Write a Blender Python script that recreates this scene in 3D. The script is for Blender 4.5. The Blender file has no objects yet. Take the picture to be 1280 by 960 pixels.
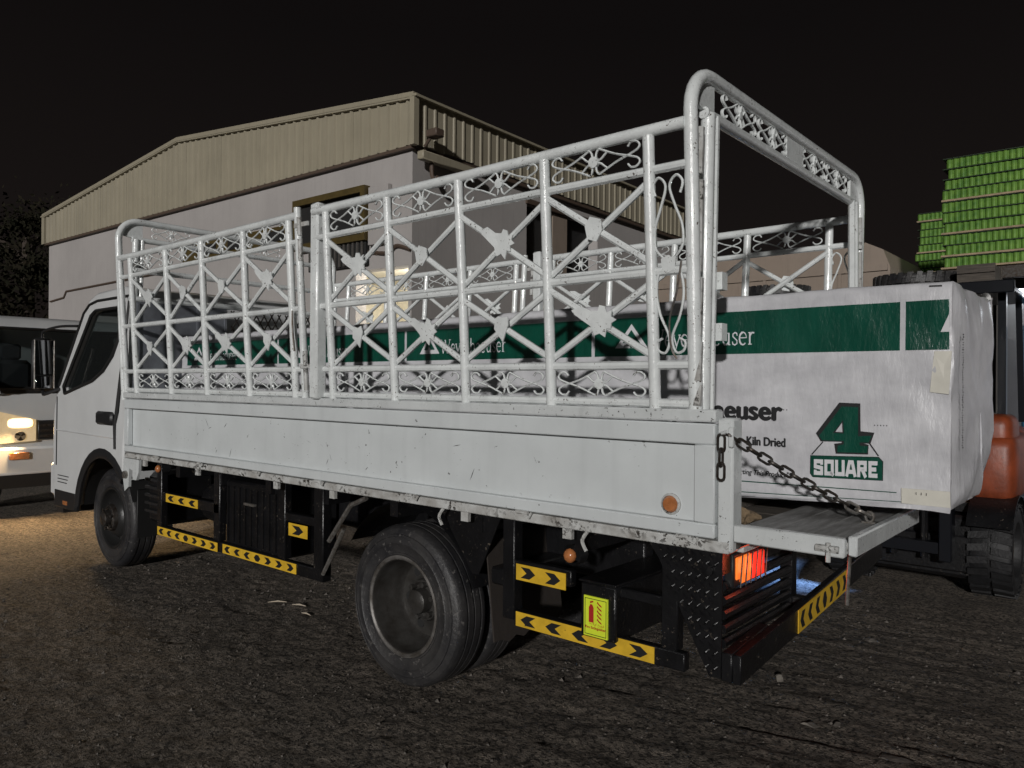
import bpy, math, random
import numpy as np
from mathutils import Vector, Matrix
R = math.radians
random.seed(7)
SC = bpy.context.scene
COL = SC.collection

# ------------------------------------------------------------------ camera
CAM = Vector((1.231, -2.505, 1.543)); YAW, PITCH, ROLL = 0.70791, 0.00023, -0.00767
def cam_axes():
    f = Vector((-math.sin(YAW)*math.cos(PITCH), math.cos(YAW)*math.cos(PITCH), math.sin(PITCH)))
    r = Vector((math.cos(YAW), math.sin(YAW), 0)); d = f.cross(r)
    return r*math.cos(ROLL)+d*math.sin(ROLL), -r*math.sin(ROLL)+d*math.cos(ROLL), f
cr, cd, cf = cam_axes()
cam_data = bpy.data.cameras.new('camera'); cam = bpy.data.objects.new('camera', cam_data); COL.objects.link(cam)
cam_data.sensor_fit = 'HORIZONTAL'; cam_data.sensor_width = 36; cam_data.lens = 945.99/1280*36
cam_data.clip_start = 0.05; cam_data.clip_end = 600
cam.matrix_world = Matrix(((cr.x, -cd.x, -cf.x, CAM.x), (cr.y, -cd.y, -cf.y, CAM.y), (cr.z, -cd.z, -cf.z, CAM.z), (0, 0, 0, 1)))
SC.camera = cam

# ------------------------------------------------------------------ night sky, one low floodlight-like sun, exposure
SUN_EL = R(13.0); SUN_H = Vector((-0.42, 0.908, 0)).normalized()       # travel direction of the light
sun_dir = Vector((SUN_H.x*math.cos(SUN_EL), SUN_H.y*math.cos(SUN_EL), -math.sin(SUN_EL)))
W = bpy.data.worlds.new('World'); SC.world = W; W.use_nodes = True
wn, wl = W.node_tree.nodes, W.node_tree.links
wn.clear()
wo = wn.new('ShaderNodeOutputWorld'); wa = wn.new('ShaderNodeAddShader')
bg1 = wn.new('ShaderNodeBackground'); bg2 = wn.new('ShaderNodeBackground')
sky = wn.new('ShaderNodeTexSky'); sky.sky_type = 'NISHITA'; sky.sun_disc = False
sky.sun_elevation = SUN_EL; sky.sun_rotation = math.atan2(-SUN_H.x, -SUN_H.y)
bg1.inputs['Strength'].default_value = 0.00008
wtc = wn.new('ShaderNodeTexCoord'); wsx = wn.new('ShaderNodeSeparateXYZ'); wrp = wn.new('ShaderNodeValToRGB')
wl.new(wtc.outputs['Generated'], wsx.inputs[0]); wl.new(wsx.outputs['Z'], wrp.inputs[0]); wl.new(wrp.outputs[0], bg2.inputs['Color'])
wrp.color_ramp.elements[0].position = 0.02; wrp.color_ramp.elements[0].color = (0.0105, 0.0080, 0.0072, 1); wrp.color_ramp.elements[1].position = 0.42; wrp.color_ramp.elements[1].color = (0.0046, 0.0037, 0.0036, 1)
bg2.inputs['Strength'].default_value = 1.0
wl.new(sky.outputs[0], bg1.inputs['Color']); wl.new(bg1.outputs[0], wa.inputs[0]); wl.new(bg2.outputs[0], wa.inputs[1]); wl.new(wa.outputs[0], wo.inputs['Surface'])
sl = bpy.data.lights.new('sun', 'SUN'); sl.energy = 2.3; sl.angle = R(2.5); sl.color = (1.0, 0.975, 0.95)
so = bpy.data.objects.new('sun', sl); COL.objects.link(so); so.rotation_euler = sun_dir.to_track_quat('-Z', 'Y').to_euler(); so.location = (2, -12, 8)
SC.view_settings.view_transform = 'Standard'; SC.view_settings.look = 'None'
SC.view_settings.exposure = 0.0; SC.view_settings.gamma = 1.0; SC.view_settings.use_curve_mapping = False
SC.render.engine = 'CYCLES'; SC.cycles.use_denoising = True; SC.cycles.max_bounces = 6; SC.cycles.sample_clamp_indirect = 4

# ------------------------------------------------------------------ materials
MATS = {}
def mat(name, col, rough=0.5, metal=0.0, var=0.0, scale=6.0, col2=None, bump=0.0, bscale=40.0, specks=0.0, speck_col=(0.03, 0.025, 0.02), sscale=60.0,
        spec=0.5, emit=None, estr=0.0, stretch=(1, 1, 1), coat=0.0, rvar=0.0, streak=0.0):
    if name in MATS: return MATS[name]
    m = bpy.data.materials.new(name); m.use_nodes = True; MATS[name] = m
    n, l = m.node_tree.nodes, m.node_tree.links
    b = n['Principled BSDF']; b.inputs['Roughness'].default_value = rough; b.inputs['Metallic'].default_value = metal
    b.inputs['Specular IOR Level'].default_value = spec; b.inputs['Coat Weight'].default_value = coat
    c4 = (*col, 1); b.inputs['Base Color'].default_value = c4
    tc = n.new('ShaderNodeTexCoord'); mp = n.new('ShaderNodeMapping'); mp.inputs['Scale'].default_value = stretch
    l.new(tc.outputs['Object'], mp.inputs['Vector']); vec = mp.outputs['Vector']
    def noise(s, det=5, ro=0.6, v=vec):
        t = n.new('ShaderNodeTexNoise'); t.inputs['Scale'].default_value = s; t.inputs['Detail'].default_value = det; t.inputs['Roughness'].default_value = ro
        l.new(v, t.inputs['Vector']); return t.outputs['Fac']
    def ramp(src, a, b_):
        t = n.new('ShaderNodeMapRange'); t.inputs['From Min'].default_value = a; t.inputs['From Max'].default_value = b_
        l.new(src, t.inputs['Value']); return t.outputs['Result']
    def mix(f, a, b_):
        t = n.new('ShaderNodeMix'); t.data_type = 'RGBA'
        (l.new(f, t.inputs[0]) if hasattr(f, 'is_linked') else None)
        for k, v in ((6, a), (7, b_)):
            if hasattr(v, 'is_linked'): l.new(v, t.inputs[k])
            else: t.inputs[k].default_value = (*v, 1)
        return t.outputs[2]
    cur = None
    if var > 0 or col2:
        c2 = col2 or tuple(max(0, c*(1-var)) for c in col)
        cur = mix(ramp(noise(scale), 0.35, 0.68), col, c2)
    if streak > 0:
        mp2 = n.new('ShaderNodeMapping'); mp2.inputs['Scale'].default_value = (14, 14, 0.9); l.new(tc.outputs['Object'], mp2.inputs['Vector'])
        f = ramp(noise(1.0, 4, 0.6, mp2.outputs['Vector']), 0.52, 0.82)
        mu = n.new('ShaderNodeMath'); mu.operation = 'MULTIPLY'; mu.inputs[1].default_value = streak; l.new(f, mu.inputs[0])
        cur = mix(mu.outputs[0], cur if cur is not None else col, tuple(c*0.45 for c in col))
    if specks > 0:
        f = ramp(noise(sscale, 3, 0.65), 0.74-specks, 0.76-specks)
        f2 = ramp(noise(sscale*0.12, 3, 0.6), 0.45, 0.6)
        mu = n.new('ShaderNodeMath'); mu.operation = 'MULTIPLY'; l.new(f, mu.inputs[0]); l.new(f2, mu.inputs[1])
        cur = mix(mu.outputs[0], cur if cur is not None else col, speck_col)
    if cur is not None: l.new(cur, b.inputs['Base Color'])
    if rvar > 0:
        t = n.new('ShaderNodeMapRange'); t.inputs['To Min'].default_value = max(0.02, rough-rvar); t.inputs['To Max'].default_value = min(1, rough+rvar)
        l.new(noise(scale*2.3), t.inputs['Value']); l.new(t.outputs['Result'], b.inputs['Roughness'])
    if bump > 0:
        bp = n.new('ShaderNodeBump'); bp.inputs['Strength'].default_value = bump; bp.inputs['Distance'].default_value = 0.02
        l.new(noise(bscale, 6, 0.65), bp.inputs['Height']); l.new(bp.outputs['Normal'], b.inputs['Normal'])
    if emit:
        b.inputs['Emission Color'].default_value = (*emit, 1); b.inputs['Emission Strength'].default_value = estr
    return m
WHITE = mat('white_enamel', (0.60, 0.625, 0.625), 0.26, coat=0.3, var=0.14, scale=5, specks=0.10, sscale=70, bump=0.10, bscale=22, rvar=0.1, streak=0.35)
RACK = mat('rack_paint', (0.74, 0.77, 0.765), 0.20, coat=0.5, var=0.18, scale=9, specks=0.12, speck_col=(0.07, 0.048, 0.035), sscale=85, bump=0.16, bscale=45, rvar=0.1)
PANEL = mat('panel_paint', (0.58, 0.61, 0.615), 0.38, var=0.10, scale=3, specks=0.06, sscale=40, bump=0.07, bscale=7, rvar=0.1, streak=0.16)
WORN = mat('worn_white_paint', (0.52, 0.53, 0.52), 0.5, col2=(0.30, 0.29, 0.27), scale=10, specks=0.2, sscale=50, bump=0.25, bscale=50)
CABP = mat('cab_paint', (0.60, 0.61, 0.61), 0.28, var=0.08, scale=3, coat=0.4, bump=0.03, bscale=5)
BLACK = mat('black_frame_paint', (0.008, 0.008, 0.009), 0.33, var=0.5, scale=8, bump=0.2, bscale=40, specks=0.1, speck_col=(0.09, 0.075, 0.06))
PLASTIC = mat('black_plastic', (0.014, 0.014, 0.015), 0.45, bump=0.08, bscale=80)
SEAL = mat('rubber_seal', (0.008, 0.008, 0.008), 0.6)
TYRE = mat('tyre_rubber', (0.014, 0.014, 0.016), 0.5, col2=(0.040, 0.038, 0.037), scale=5, bump=0.3, bscale=25, specks=0.13, sscale=38, speck_col=(0.10, 0.095, 0.09))
RIM = mat('rim_steel', (0.055, 0.053, 0.050), 0.40, metal=0.3, col2=(0.026, 0.023, 0.020), scale=9, bump=0.15, bscale=40)
RIMB = mat('rim_black', (0.02, 0.02, 0.02), 0.35, metal=0.2, bump=0.1, bscale=40)
CHROME = mat('bright_steel', (0.55, 0.55, 0.54), 0.25, metal=1.0)
STEEL = mat('dark_steel', (0.10, 0.095, 0.09), 0.45, metal=0.8, col2=(0.05, 0.035, 0.025), scale=40)
STEELL = mat('worn_steel', (0.45, 0.44, 0.42), 0.35, metal=0.8, col2=(0.2, 0.17, 0.14), scale=60)
YEL = mat('reflective_yellow', (0.72, 0.45, 0.035), 0.35, var=0.25, scale=14, specks=0.06)
INK = mat('black_ink', (0.012, 0.012, 0.013), 0.5)
SIGN = mat('sign_yellow_green', (0.68, 0.80, 0.04), 0.45, var=0.12, scale=20)
SRED = mat('sign_red', (0.38, 0.02, 0.015), 0.5)
AMBER = mat('amber_lens', (0.46, 0.17, 0.06), 0.2, var=0.4, scale=30, coat=0.5)
REDL = mat('red_lens_lit', (0.6, 0.03, 0.02), 0.25, emit=(1.0, 0.05, 0.025), estr=0.6)
ORL = mat('orange_lens_lit', (0.7, 0.25, 0.03), 0.25, emit=(1.0, 0.17, 0.03), estr=0.7)
GREENP = mat('green_print', (0.003, 0.066, 0.042), 0.3, var=0.3, scale=9, bump=0.35, bscale=16, stretch=(1, 1, 0.4))
WPRINT = mat('white_print', (0.62, 0.62, 0.64), 0.45)
PAPER = mat('cream_label', (0.62, 0.60, 0.53), 0.6, var=0.1, scale=20)
DWOOD = mat('weathered_timber', (0.10, 0.085, 0.07), 0.8, col2=(0.045, 0.038, 0.032), scale=5, bump=0.5, bscale=14, stretch=(1, 12, 12))
DECK = mat('worn_deck', (0.30, 0.30, 0.295), 0.6, col2=(0.13, 0.125, 0.12), scale=6, bump=0.3, bscale=30, stretch=(6, 1, 1))
WOOD = mat('pallet_board', (0.36, 0.27, 0.17), 0.75, var=0.35, scale=8, bump=0.2, bscale=20)
BURLAP = mat('burlap', (0.24, 0.17, 0.10), 0.9, var=0.45, scale=20, bump=0.6, bscale=120)
SHEET = mat('galvanised_sheet', (0.20, 0.215, 0.24), 0.45, metal=0.3, col2=(0.11, 0.115, 0.13), scale=5, bump=0.1, bscale=9)
CLAD = mat('beige_cladding', (0.31, 0.278, 0.205), 0.5, var=0.15, scale=0.7, streak=0.35)
WALL = mat('plaster_wall', (0.37, 0.348, 0.335), 0.85, var=0.14, scale=0.5, bump=0.15, bscale=6, streak=0.25)
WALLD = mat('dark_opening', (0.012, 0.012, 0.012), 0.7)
TRIM = mat('brown_trim', (0.08, 0.055, 0.04), 0.6)
MUSTARD = mat('mustard_paint', (0.085, 0.06, 0.018), 0.5, var=0.3, scale=6)
ORANGE = mat('forklift_orange_shaded', (0.25, 0.052, 0.018), 0.45, var=0.5, scale=7, specks=0.1, bump=.15, bscale=12)  # orange darkened in the colour for the shade of the truck in front
BLUED = mat('mast_blue_black', (0.008, 0.009, 0.012), 0.3, metal=0.2, coat=0.3)
BLUE = mat('blue_paint', (0.015, 0.09, 0.17), 0.4, var=0.2, scale=6)
BEIGE = mat('beige_body', (0.26, 0.21, 0.17), 0.5, var=0.12, scale=2, streak=0.3)
GTARP = mat('green_tarp', (0.012, 0.05, 0.04), 0.5, bump=0.3, bscale=10)
CONT = mat('container_paint', (0.05, 0.045, 0.04), 0.6, var=0.3, scale=3)
CAN = mat('green_can', (0.13, 0.25, 0.04), 0.55, spec=0.3, col2=(0.06, 0.15, 0.025), scale=9, metal=0.1)
CANTOP = mat('layer_sheet', (0.015, 0.03, 0.012), 0.8)
TILE = mat('white_tile', (0.55, 0.54, 0.58), 0.5, var=0.06, scale=3)
LAMPT = mat('lit_tube', (0.9, 0.9, 0.9), 0.4, emit=(0.85, 0.93, 1.0), estr=14)
HEADL = mat('lit_headlamp', (0.9, 0.85, 0.7), 0.2, emit=(1.0, 0.66, 0.30), estr=2.6)
ROOMW = mat('room_wall', (0.7, 0.66, 0.55), 0.8)
LEAF = mat('dark_leaf', (0.013, 0.014, 0.009), 0.95, spec=0.05, col2=(0.022, 0.018, 0.012), scale=2)
BARK = mat('bark', (0.06, 0.045, 0.035), 0.9, var=0.4, scale=12, bump=0.6, bscale=20)
FABRIC = mat('seat_fabric', (0.05, 0.05, 0.055), 0.8, bump=0.2, bscale=80)
STONE = mat('rubble', (0.13, 0.115, 0.10), 0.9, var=0.4, scale=30, bump=0.4, bscale=60)
SCRAP = mat('paper_scrap', (0.20, 0.18, 0.155), 0.9, var=0.5, scale=25)

def glass_mat(name, tint=(0.02, 0.022, 0.022), clear=0.65, rough=0.03):
    m = bpy.data.materials.new(name); m.use_nodes = True; n, l = m.node_tree.nodes, m.node_tree.links
    b = n['Principled BSDF']; b.inputs['Base Color'].default_value = (*tint, 1); b.inputs['Roughness'].default_value = rough; b.inputs['Specular IOR Level'].default_value = 0.8
    t = n.new('ShaderNodeBsdfTransparent'); t.inputs['Color'].default_value = (0.8, 0.85, 0.85, 1)
    mx = n.new('ShaderNodeMixShader'); mx.inputs[0].default_value = clear
    l.new(b.outputs[0], mx.inputs[1]); l.new(t.outputs[0], mx.inputs[2]); l.new(mx.outputs[0], n['Material Output'].inputs['Surface'])
    return m
GLASS = glass_mat('cab_glass')
MIRR = mat('mirror_glass', (0.35, 0.36, 0.38), 0.05, metal=1.0)

def wrap_mat():
    m = bpy.data.materials.new('woven_wrap'); m.use_nodes = True; n, l = m.node_tree.nodes, m.node_tree.links
    b = n['Principled BSDF']; b.inputs['Roughness'].default_value = 0.34
    tc = n.new('ShaderNodeTexCoord')
    def nz(s, sc, det=5):
        mp = n.new('ShaderNodeMapping'); mp.inputs['Scale'].default_value = sc; l.new(tc.outputs['Object'], mp.inputs['Vector'])
        t = n.new('ShaderNodeTexNoise'); t.inputs['Scale'].default_value = s; t.inputs['Detail'].default_value = det; t.inputs['Roughness'].default_value = 0.6
        l.new(mp.outputs[0], t.inputs['Vector']); return t.outputs['Fac']
    r = n.new('ShaderNodeValToRGB'); r.color_ramp.elements[0].position = 0.3; r.color_ramp.elements[1].position = 0.7
    r.color_ramp.elements[0].color = (0.42, 0.42, 0.44, 1); r.color_ramp.elements[1].color = (0.62, 0.62, 0.64, 1)
    l.new(nz(4.5, (1, 1, 1.6), 6), r.inputs[0]); l.new(r.outputs[0], b.inputs['Base Color'])
    ad = n.new('ShaderNodeMath'); ad.operation = 'ADD'; l.new(nz(9, (1, 1, .35), 6), ad.inputs[0])
    wv = n.new('ShaderNodeTexWave'); wv.inputs['Scale'].default_value = 150; wv.inputs['Distortion'].default_value = 1.5; wv.bands_direction = 'DIAGONAL'
    l.new(tc.outputs['Object'], wv.inputs['Vector'])
    mu = n.new('ShaderNodeMath'); mu.operation = 'MULTIPLY'; mu.inputs[1].default_value = 0.012; l.new(wv.outputs['Fac'], mu.inputs[0]); l.new(mu.outputs[0], ad.inputs[1])
    bp = n.new('ShaderNodeBump'); bp.inputs['Strength'].default_value = 0.5; bp.inputs['Distance'].default_value = 0.02
    l.new(ad.outputs[0], bp.inputs['Height']); l.new(bp.outputs[0], b.inputs['Normal'])
    return m
WRAP = wrap_mat()

def ground_mat():
    m = bpy.data.materials.new('dirt_asphalt'); m.use_nodes = True; n, l = m.node_tree.nodes, m.node_tree.links
    b = n['Principled BSDF']; b.inputs['Roughness'].default_value = 0.85; b.inputs['Specular IOR Level'].default_value = 0.3
    tc = n.new('ShaderNodeTexCoord')
    def nz(s, sc=(1, 1, 1), det=6, ro=0.6, rot=0):
        mp = n.new('ShaderNodeMapping'); mp.inputs['Scale'].default_value = sc; mp.inputs['Rotation'].default_value = (0, 0, rot); l.new(tc.outputs['Object'], mp.inputs['Vector'])
        t = n.new('ShaderNodeTexNoise'); t.inputs['Scale'].default_value = s; t.inputs['Detail'].default_value = det; t.inputs['Roughness'].default_value = ro
        l.new(mp.outputs[0], t.inputs['Vector']); return t.outputs['Fac']
    def ramp(src, stops):
        r = n.new('ShaderNodeValToRGB'); e = r.color_ramp.elements
        while len(e) > len(stops): e.remove(e[-1])
        while len(e) < len(stops): e.new(0.5)
        for k, (p, c) in enumerate(stops): e[k].position = p; e[k].color = (*c, 1)
        l.new(src, r.inputs[0]); return r.outputs[0]
    def mul(a, c):
        t = n.new('ShaderNodeMix'); t.data_type = 'RGBA'; t.blend_type = 'MULTIPLY'; t.inputs[0].default_value = 1.0
        l.new(a, t.inputs[6]); l.new(c, t.inputs[7]); return t.outputs[2]
    base = ramp(nz(0.3), [(0.25, (0.126, 0.114, 0.102)), (0.75, (0.19, 0.168, 0.146))])
    g1 = ramp(nz(26, det=4), [(0.36, (0.45, 0.45, 0.45)), (0.56, (1.12, 1.1, 1.08))])
    g2 = ramp(nz(3.2), [(0.3, (0.72, 0.72, 0.72)), (0.72, (1.22, 1.19, 1.14))])
    st = ramp(nz(5.0, (0.35, 9, 1), 4, 0.6, R(-12)), [(0.36, (0.72, 0.72, 0.72)), (0.66, (1.15, 1.13, 1.1))])
    pit = ramp(nz(58, det=3, ro=0.5), [(0.40, (0.25, 0.25, 0.25)), (0.47, (1, 1, 1))]); gr = ramp(nz(95, det=2, ro=0.5), [(0.66, (1, 1, 1)), (0.73, (2.6, 2.5, 2.4))])
    c = mul(mul(mul(mul(mul(base, g1), g2), st), pit), gr)
    l.new(c, b.inputs['Base Color'])
    ad = n.new('ShaderNodeMath'); ad.operation = 'ADD'; l.new(nz(38, det=5), ad.inputs[0]); l.new(nz(120, det=3), ad.inputs[1])
    bp = n.new('ShaderNodeBump'); bp.inputs['Strength'].default_value = 0.9; bp.inputs['Distance'].default_value = 0.016
    l.new(ad.outputs[0], bp.inputs['Height']); l.new(bp.outputs[0], b.inputs['Normal'])
    return m
GROUND = ground_mat()

# ------------------------------------------------------------------ mesh helpers
class MB:
    def __init__(s): s.v = []; s.f = []; s.m = []
    def add(s, vs, fs, mi=0):
        o = len(s.v); s.v += [tuple(p) for p in vs]; s.f += [tuple(o+i for i in f) for f in fs]; s.m += [mi]*len(fs); return s
    def box(s, x0, x1, y0, y1, z0, z1, mi=0, bev=0.0):
        if bev <= 0:
            vs = [(x, y, z) for x in (x0, x1) for y in (y0, y1) for z in (z0, z1)]
            return s.add(vs, [(0, 1, 3, 2), (4, 6, 7, 5), (0, 4, 5, 1), (2, 3, 7, 6), (0, 2, 6, 4), (1, 5, 7, 3)], mi)
        c = ((x0+x1)/2, (y0+y1)/2, (z0+z1)/2); h = (abs(x1-x0)/2, abs(y1-y0)/2, abs(z1-z0)/2); bev = min(bev, *(0.49*k*2 for k in h))
        vs = []; idx = {}
        for sx in (-1, 1):
            for sy in (-1, 1):
                for sz in (-1, 1):
                    for ax in range(3):
                        p = [sx*h[0], sy*h[1], sz*h[2]]; sg = (sx, sy, sz)
                        for k in range(3):
                            if k != ax: p[k] -= sg[k]*bev
                        idx[(sx, sy, sz, ax)] = len(vs); vs.append(tuple(c[k]+p[k] for k in range(3)))
        fs = []
        for ax in range(3):
            a, b = [k for k in range(3) if k != ax]
            for sg in (-1, 1):
                q = []
                for sa, sb in ((-1, -1), (1, -1), (1, 1), (-1, 1)):
                    t = [0, 0, 0]; t[ax] = sg; t[a] = sa; t[b] = sb; q.append(idx[(*t, ax)])
                fs.append(tuple(q))
            for sa in (-1, 1):
                for sb in (-1, 1):
                    t0 = [0, 0, 0]; t0[ax] = -1; t0[a] = sa; t0[b] = sb; t1 = list(t0); t1[ax] = 1
                    fs.append((idx[(*t0, a)], idx[(*t1, a)], idx[(*t1, b)], idx[(*t0, b)]))
        for sx in (-1, 1):
            for sy in (-1, 1):
                for sz in (-1, 1): fs.append(tuple(idx[(sx, sy, sz, k)] for k in range(3)))
        return s.add(vs, fs, mi)
    def tube(s, pts, r, n=8, closed=False, mi=0, flat=1.0):
        P = [Vector(p) for p in pts]; N = len(P); vs = []; fs = []
        rr = r if isinstance(r, (list, tuple)) else [r]*N
        T = []
        for i in range(N):
            a = P[(i-1) % N] if (closed or i > 0) else P[i]; b = P[(i+1) % N] if (closed or i < N-1) else P[i]
            T.append((b-a).normalized())
        u = T[0].orthogonal().normalized()
        if abs(T[0].y) < 0.9: u = (Vector((0, 1, 0)) - T[0]*T[0].y).normalized()
        for i in range(N):
            u = (u - T[i]*u.dot(T[i])).normalized(); w = T[i].cross(u)
            for k in range(n):
                a = 2*math.pi*(k+0.5)/n; vs.append(P[i] + (u*math.cos(a)*flat + w*math.sin(a))*rr[i])
        for i in range(N if closed else N-1):
            j = (i+1) % N
            for k in range(n): fs.append((i*n+k, i*n+(k+1) % n, j*n+(k+1) % n, j*n+k))
        if not closed: fs.append(tuple(range(n))[::-1]); fs.append(tuple((N-1)*n+k for k in range(n)))
        return s.add(vs, fs, mi)
    def lathe(s, prof, c, axis='y', n=32, mi=0, a0=0, a1=2*math.pi):
        full = abs(a1-a0-2*math.pi) < 1e-6; m = n if full else n+1; vs = []; fs = []
        for (r, h) in prof:
            for k in range(m):
                a = a0+(a1-a0)*k/n; p, q = r*math.cos(a), r*math.sin(a)
                vs.append({'y': (c[0]+p, c[1]+h, c[2]+q), 'z': (c[0]+p, c[1]+q, c[2]+h), 'x': (c[0]+h, c[1]+p, c[2]+q)}[axis])
        for i in range(len(prof)-1):
            for k in range(n):
                k2 = (k+1) % m; fs.append((i*m+k, i*m+k2, (i+1)*m+k2, (i+1)*m+k))
        return s.add(vs, fs, mi)
    def prism(s, poly, fn, mi=0):
        """poly: list of (u,v); fn(u,v,side) -> point, side 0 or 1"""
        n = len(poly); vs = [fn(u, v, 0) for u, v in poly]+[fn(u, v, 1) for u, v in poly]
        return s.add(vs, [tuple(range(n)), tuple(range(2*n-1, n-1, -1))]+[(i, i+n, (i+1) % n+n, (i+1) % n) for i in range(n)], mi)
    def grid(s, fn, nu, nv, mi=0):
        vs = [fn(i/nu, j/nv) for i in range(nu+1) for j in range(nv+1)]
        fs = [(i*(nv+1)+j, (i+1)*(nv+1)+j, (i+1)*(nv+1)+j+1, i*(nv+1)+j+1) for i in range(nu) for j in range(nv)]
        return s.add(vs, fs, mi)
    def ball(s, c, r, n=10, sc=(1, 1, 1), mi=0):
        vs = []; fs = []; m = n//2
        for i in range(m+1):
            t = math.pi*i/m
            for k in range(n): a = 2*math.pi*k/n; vs.append((c[0]+r*sc[0]*math.sin(t)*math.cos(a), c[1]+r*sc[1]*math.sin(t)*math.sin(a), c[2]+r*sc[2]*math.cos(t)))
        for i in range(m):
            for k in range(n): fs.append((i*n+k, (i+1)*n+k, (i+1)*n+(k+1) % n, i*n+(k+1) % n))
        return s.add(vs, fs, mi)
    def sq(s, c, h, e=0.35, n=28, mi=0):
        f = lambda t: math.copysign(abs(t)**e, t); vs = []; m = n//2
        for i in range(m+1):
            t = -math.pi/2+math.pi*i/m
            for k in range(n): a = 2*math.pi*k/n; vs.append((c[0]+h[0]*f(math.cos(t))*f(math.cos(a)), c[1]+h[1]*f(math.cos(t))*f(math.sin(a)), c[2]+h[2]*f(math.sin(t))))
        return s.add(vs, [(i*n+k, i*n+(k+1) % n, (i+1)*n+(k+1) % n, (i+1)*n+k) for i in range(m) for k in range(n)], mi)
    def build(s, name, mats, parent=None, smooth=True, ang=38, recalc=True):
        me = bpy.data.meshes.new(name); me.from_pydata(s.v, [], s.f)
        mats = mats if isinstance(mats, (list, tuple)) else [mats]
        for m in mats: me.materials.append(m)
        if len(mats) > 1: me.polygons.foreach_set('material_index', s.m)
        if recalc:
            import bmesh
            bm = bmesh.new(); bm.from_mesh(me); bmesh.ops.recalc_face_normals(bm, faces=bm.faces); bm.to_mesh(me); bm.free()
        if smooth:
            me.polygons.foreach_set('use_smooth', [True]*len(me.polygons)); me.set_sharp_from_angle(angle=R(ang))
        me.update(); return link(name, me, parent)
def link(name, data, parent=None):
    o = bpy.data.objects.new(name, data); COL.objects.link(o)
    if parent is not None: o.parent = parent
    return o
def thing(name, label, cat, loc=(0, 0, 0), rz=0, group=None):
    o = bpy.data.objects.new(name, None); COL.objects.link(o); o.location = loc; o.rotation_euler = (0, 0, rz); o.empty_display_size = 0.1
    return tag(o, label, cat, group)
def tag(o, label, cat, group=None):
    o['label'] = label; o['category'] = cat
    if group: o['group'] = group
    return o
def kind(o, k='structure'): o['kind'] = k; return o
def copy_tree(o, parent=None):
    c = o.copy(); COL.objects.link(c); c.parent = parent
    for ch in list(o.children): copy_tree(ch, c)
    return c
def catmull(pts, k=6, closed=False):
    P = [Vector(p) for p in pts]; N = len(P); out = []
    for i in range(N if closed else N-1):
        p0 = P[(i-1) % N] if (closed or i > 0) else P[i]; p1 = P[i]; p2 = P[(i+1) % N]; p3 = P[(i+2) % N] if (closed or i+2 < N) else p2
        for j in range(k):
            t = j/k; out.append(0.5*((2*p1)+(p2-p0)*t+(2*p0-5*p1+4*p2-p3)*t*t+(3*p1-p0-3*p2+p3)*t**3))
    if not closed: out.append(P[-1])
    return out
def fill2d(outlines, depth=0.0, bevel=0.0, offset=0.0):
    """flat polygon with holes -> (verts (u,v,w), faces)"""
    cu = bpy.data.curves.new('tmp', 'CURVE'); cu.dimensions = '2D'; cu.fill_mode = 'BOTH'; cu.extrude = depth/2; cu.bevel_depth = bevel; cu.bevel_resolution = 2; cu.offset = offset
    for o in outlines:
        sp = cu.splines.new('POLY'); sp.points.add(len(o)-1); sp.use_cyclic_u = True
        for p, q in zip(sp.points, o): p.co = (q[0], q[1], 0, 1)
    ob = bpy.data.objects.new('tmp', cu); me = bpy.data.meshes.new_from_object(ob)
    r = ([tuple(v.co) for v in me.vertices], [tuple(p.vertices) for p in me.polygons])
    bpy.data.objects.remove(ob); bpy.data.meshes.remove(me); bpy.data.curves.remove(cu); return r
def text2d(body, size, bold=0.0, shear=0.0, spacing=1.0):
    cu = bpy.data.curves.new('tmp', 'FONT'); cu.body = body; cu.size = size; cu.offset = bold; cu.shear = shear; cu.space_character = spacing; cu.resolution_u = 4
    ob = bpy.data.objects.new('tmp', cu); me = bpy.data.meshes.new_from_object(ob)
    r = ([tuple(v.co) for v in me.vertices], [tuple(p.vertices) for p in me.polygons])
    bpy.data.objects.remove(ob); bpy.data.meshes.remove(me); bpy.data.curves.remove(cu); return r
def ribbon(pts, w):
    """2D polyline -> mitred strip (verts, faces)"""
    P = [Vector(p) for p in pts]; N = len(P); vs = []; ww = w if isinstance(w, (list, tuple)) else [w]*N
    for i in range(N):
        d1 = (P[i]-P[i-1]).normalized() if i > 0 else (P[1]-P[0]).normalized(); d2 = (P[i+1]-P[i]).normalized() if i < N-1 else d1
        t = (d1+d2); t = t.normalized() if t.length > 1e-6 else d1
        nrm = Vector((-t.y, t.x)); k = 1/max(0.45, abs(nrm.dot(Vector((-d1.y, d1.x)))))
        vs += [P[i]+nrm*ww[i]*k/2, P[i]-nrm*ww[i]*k/2]
    return [(v.x, v.y) for v in vs], [(2*i, 2*i+1, 2*i+3, 2*i+2) for i in range(N-1)]

# ------------------------------------------------------------------ ground: one sheet, dense near the camera
def vnoise(x, y, s, seed):
    rs = np.random.RandomState(seed); T = rs.rand(256, 256); x = x*s; y = y*s
    xi = np.floor(x).astype(int); yi = np.floor(y).astype(int); u = x-xi; v = y-yi; u = u*u*(3-2*u); v = v*v*(3-2*v)
    g = lambda a, b: T[a % 256, b % 256]
    return (g(xi, yi)*(1-u)+g(xi+1, yi)*u)*(1-v)+(g(xi, yi+1)*(1-u)+g(xi+1, yi+1)*u)*v-0.5
def axis_pts(a, b, step, far):
    c = list(np.arange(a, b+1e-6, step)); s = step; p = c[-1]
    while p < far: s *= 1.25; p += s; c.append(p)
    s = step; p = c[0]; pre = []
    while p > -far: s *= 1.25; p -= s; pre.append(p)
    return np.array(pre[::-1]+c)
gx = axis_pts(-6.6, 2.2, 0.022, 220); gy = axis_pts(-1.9, 3.2, 0.022, 220)
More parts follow.
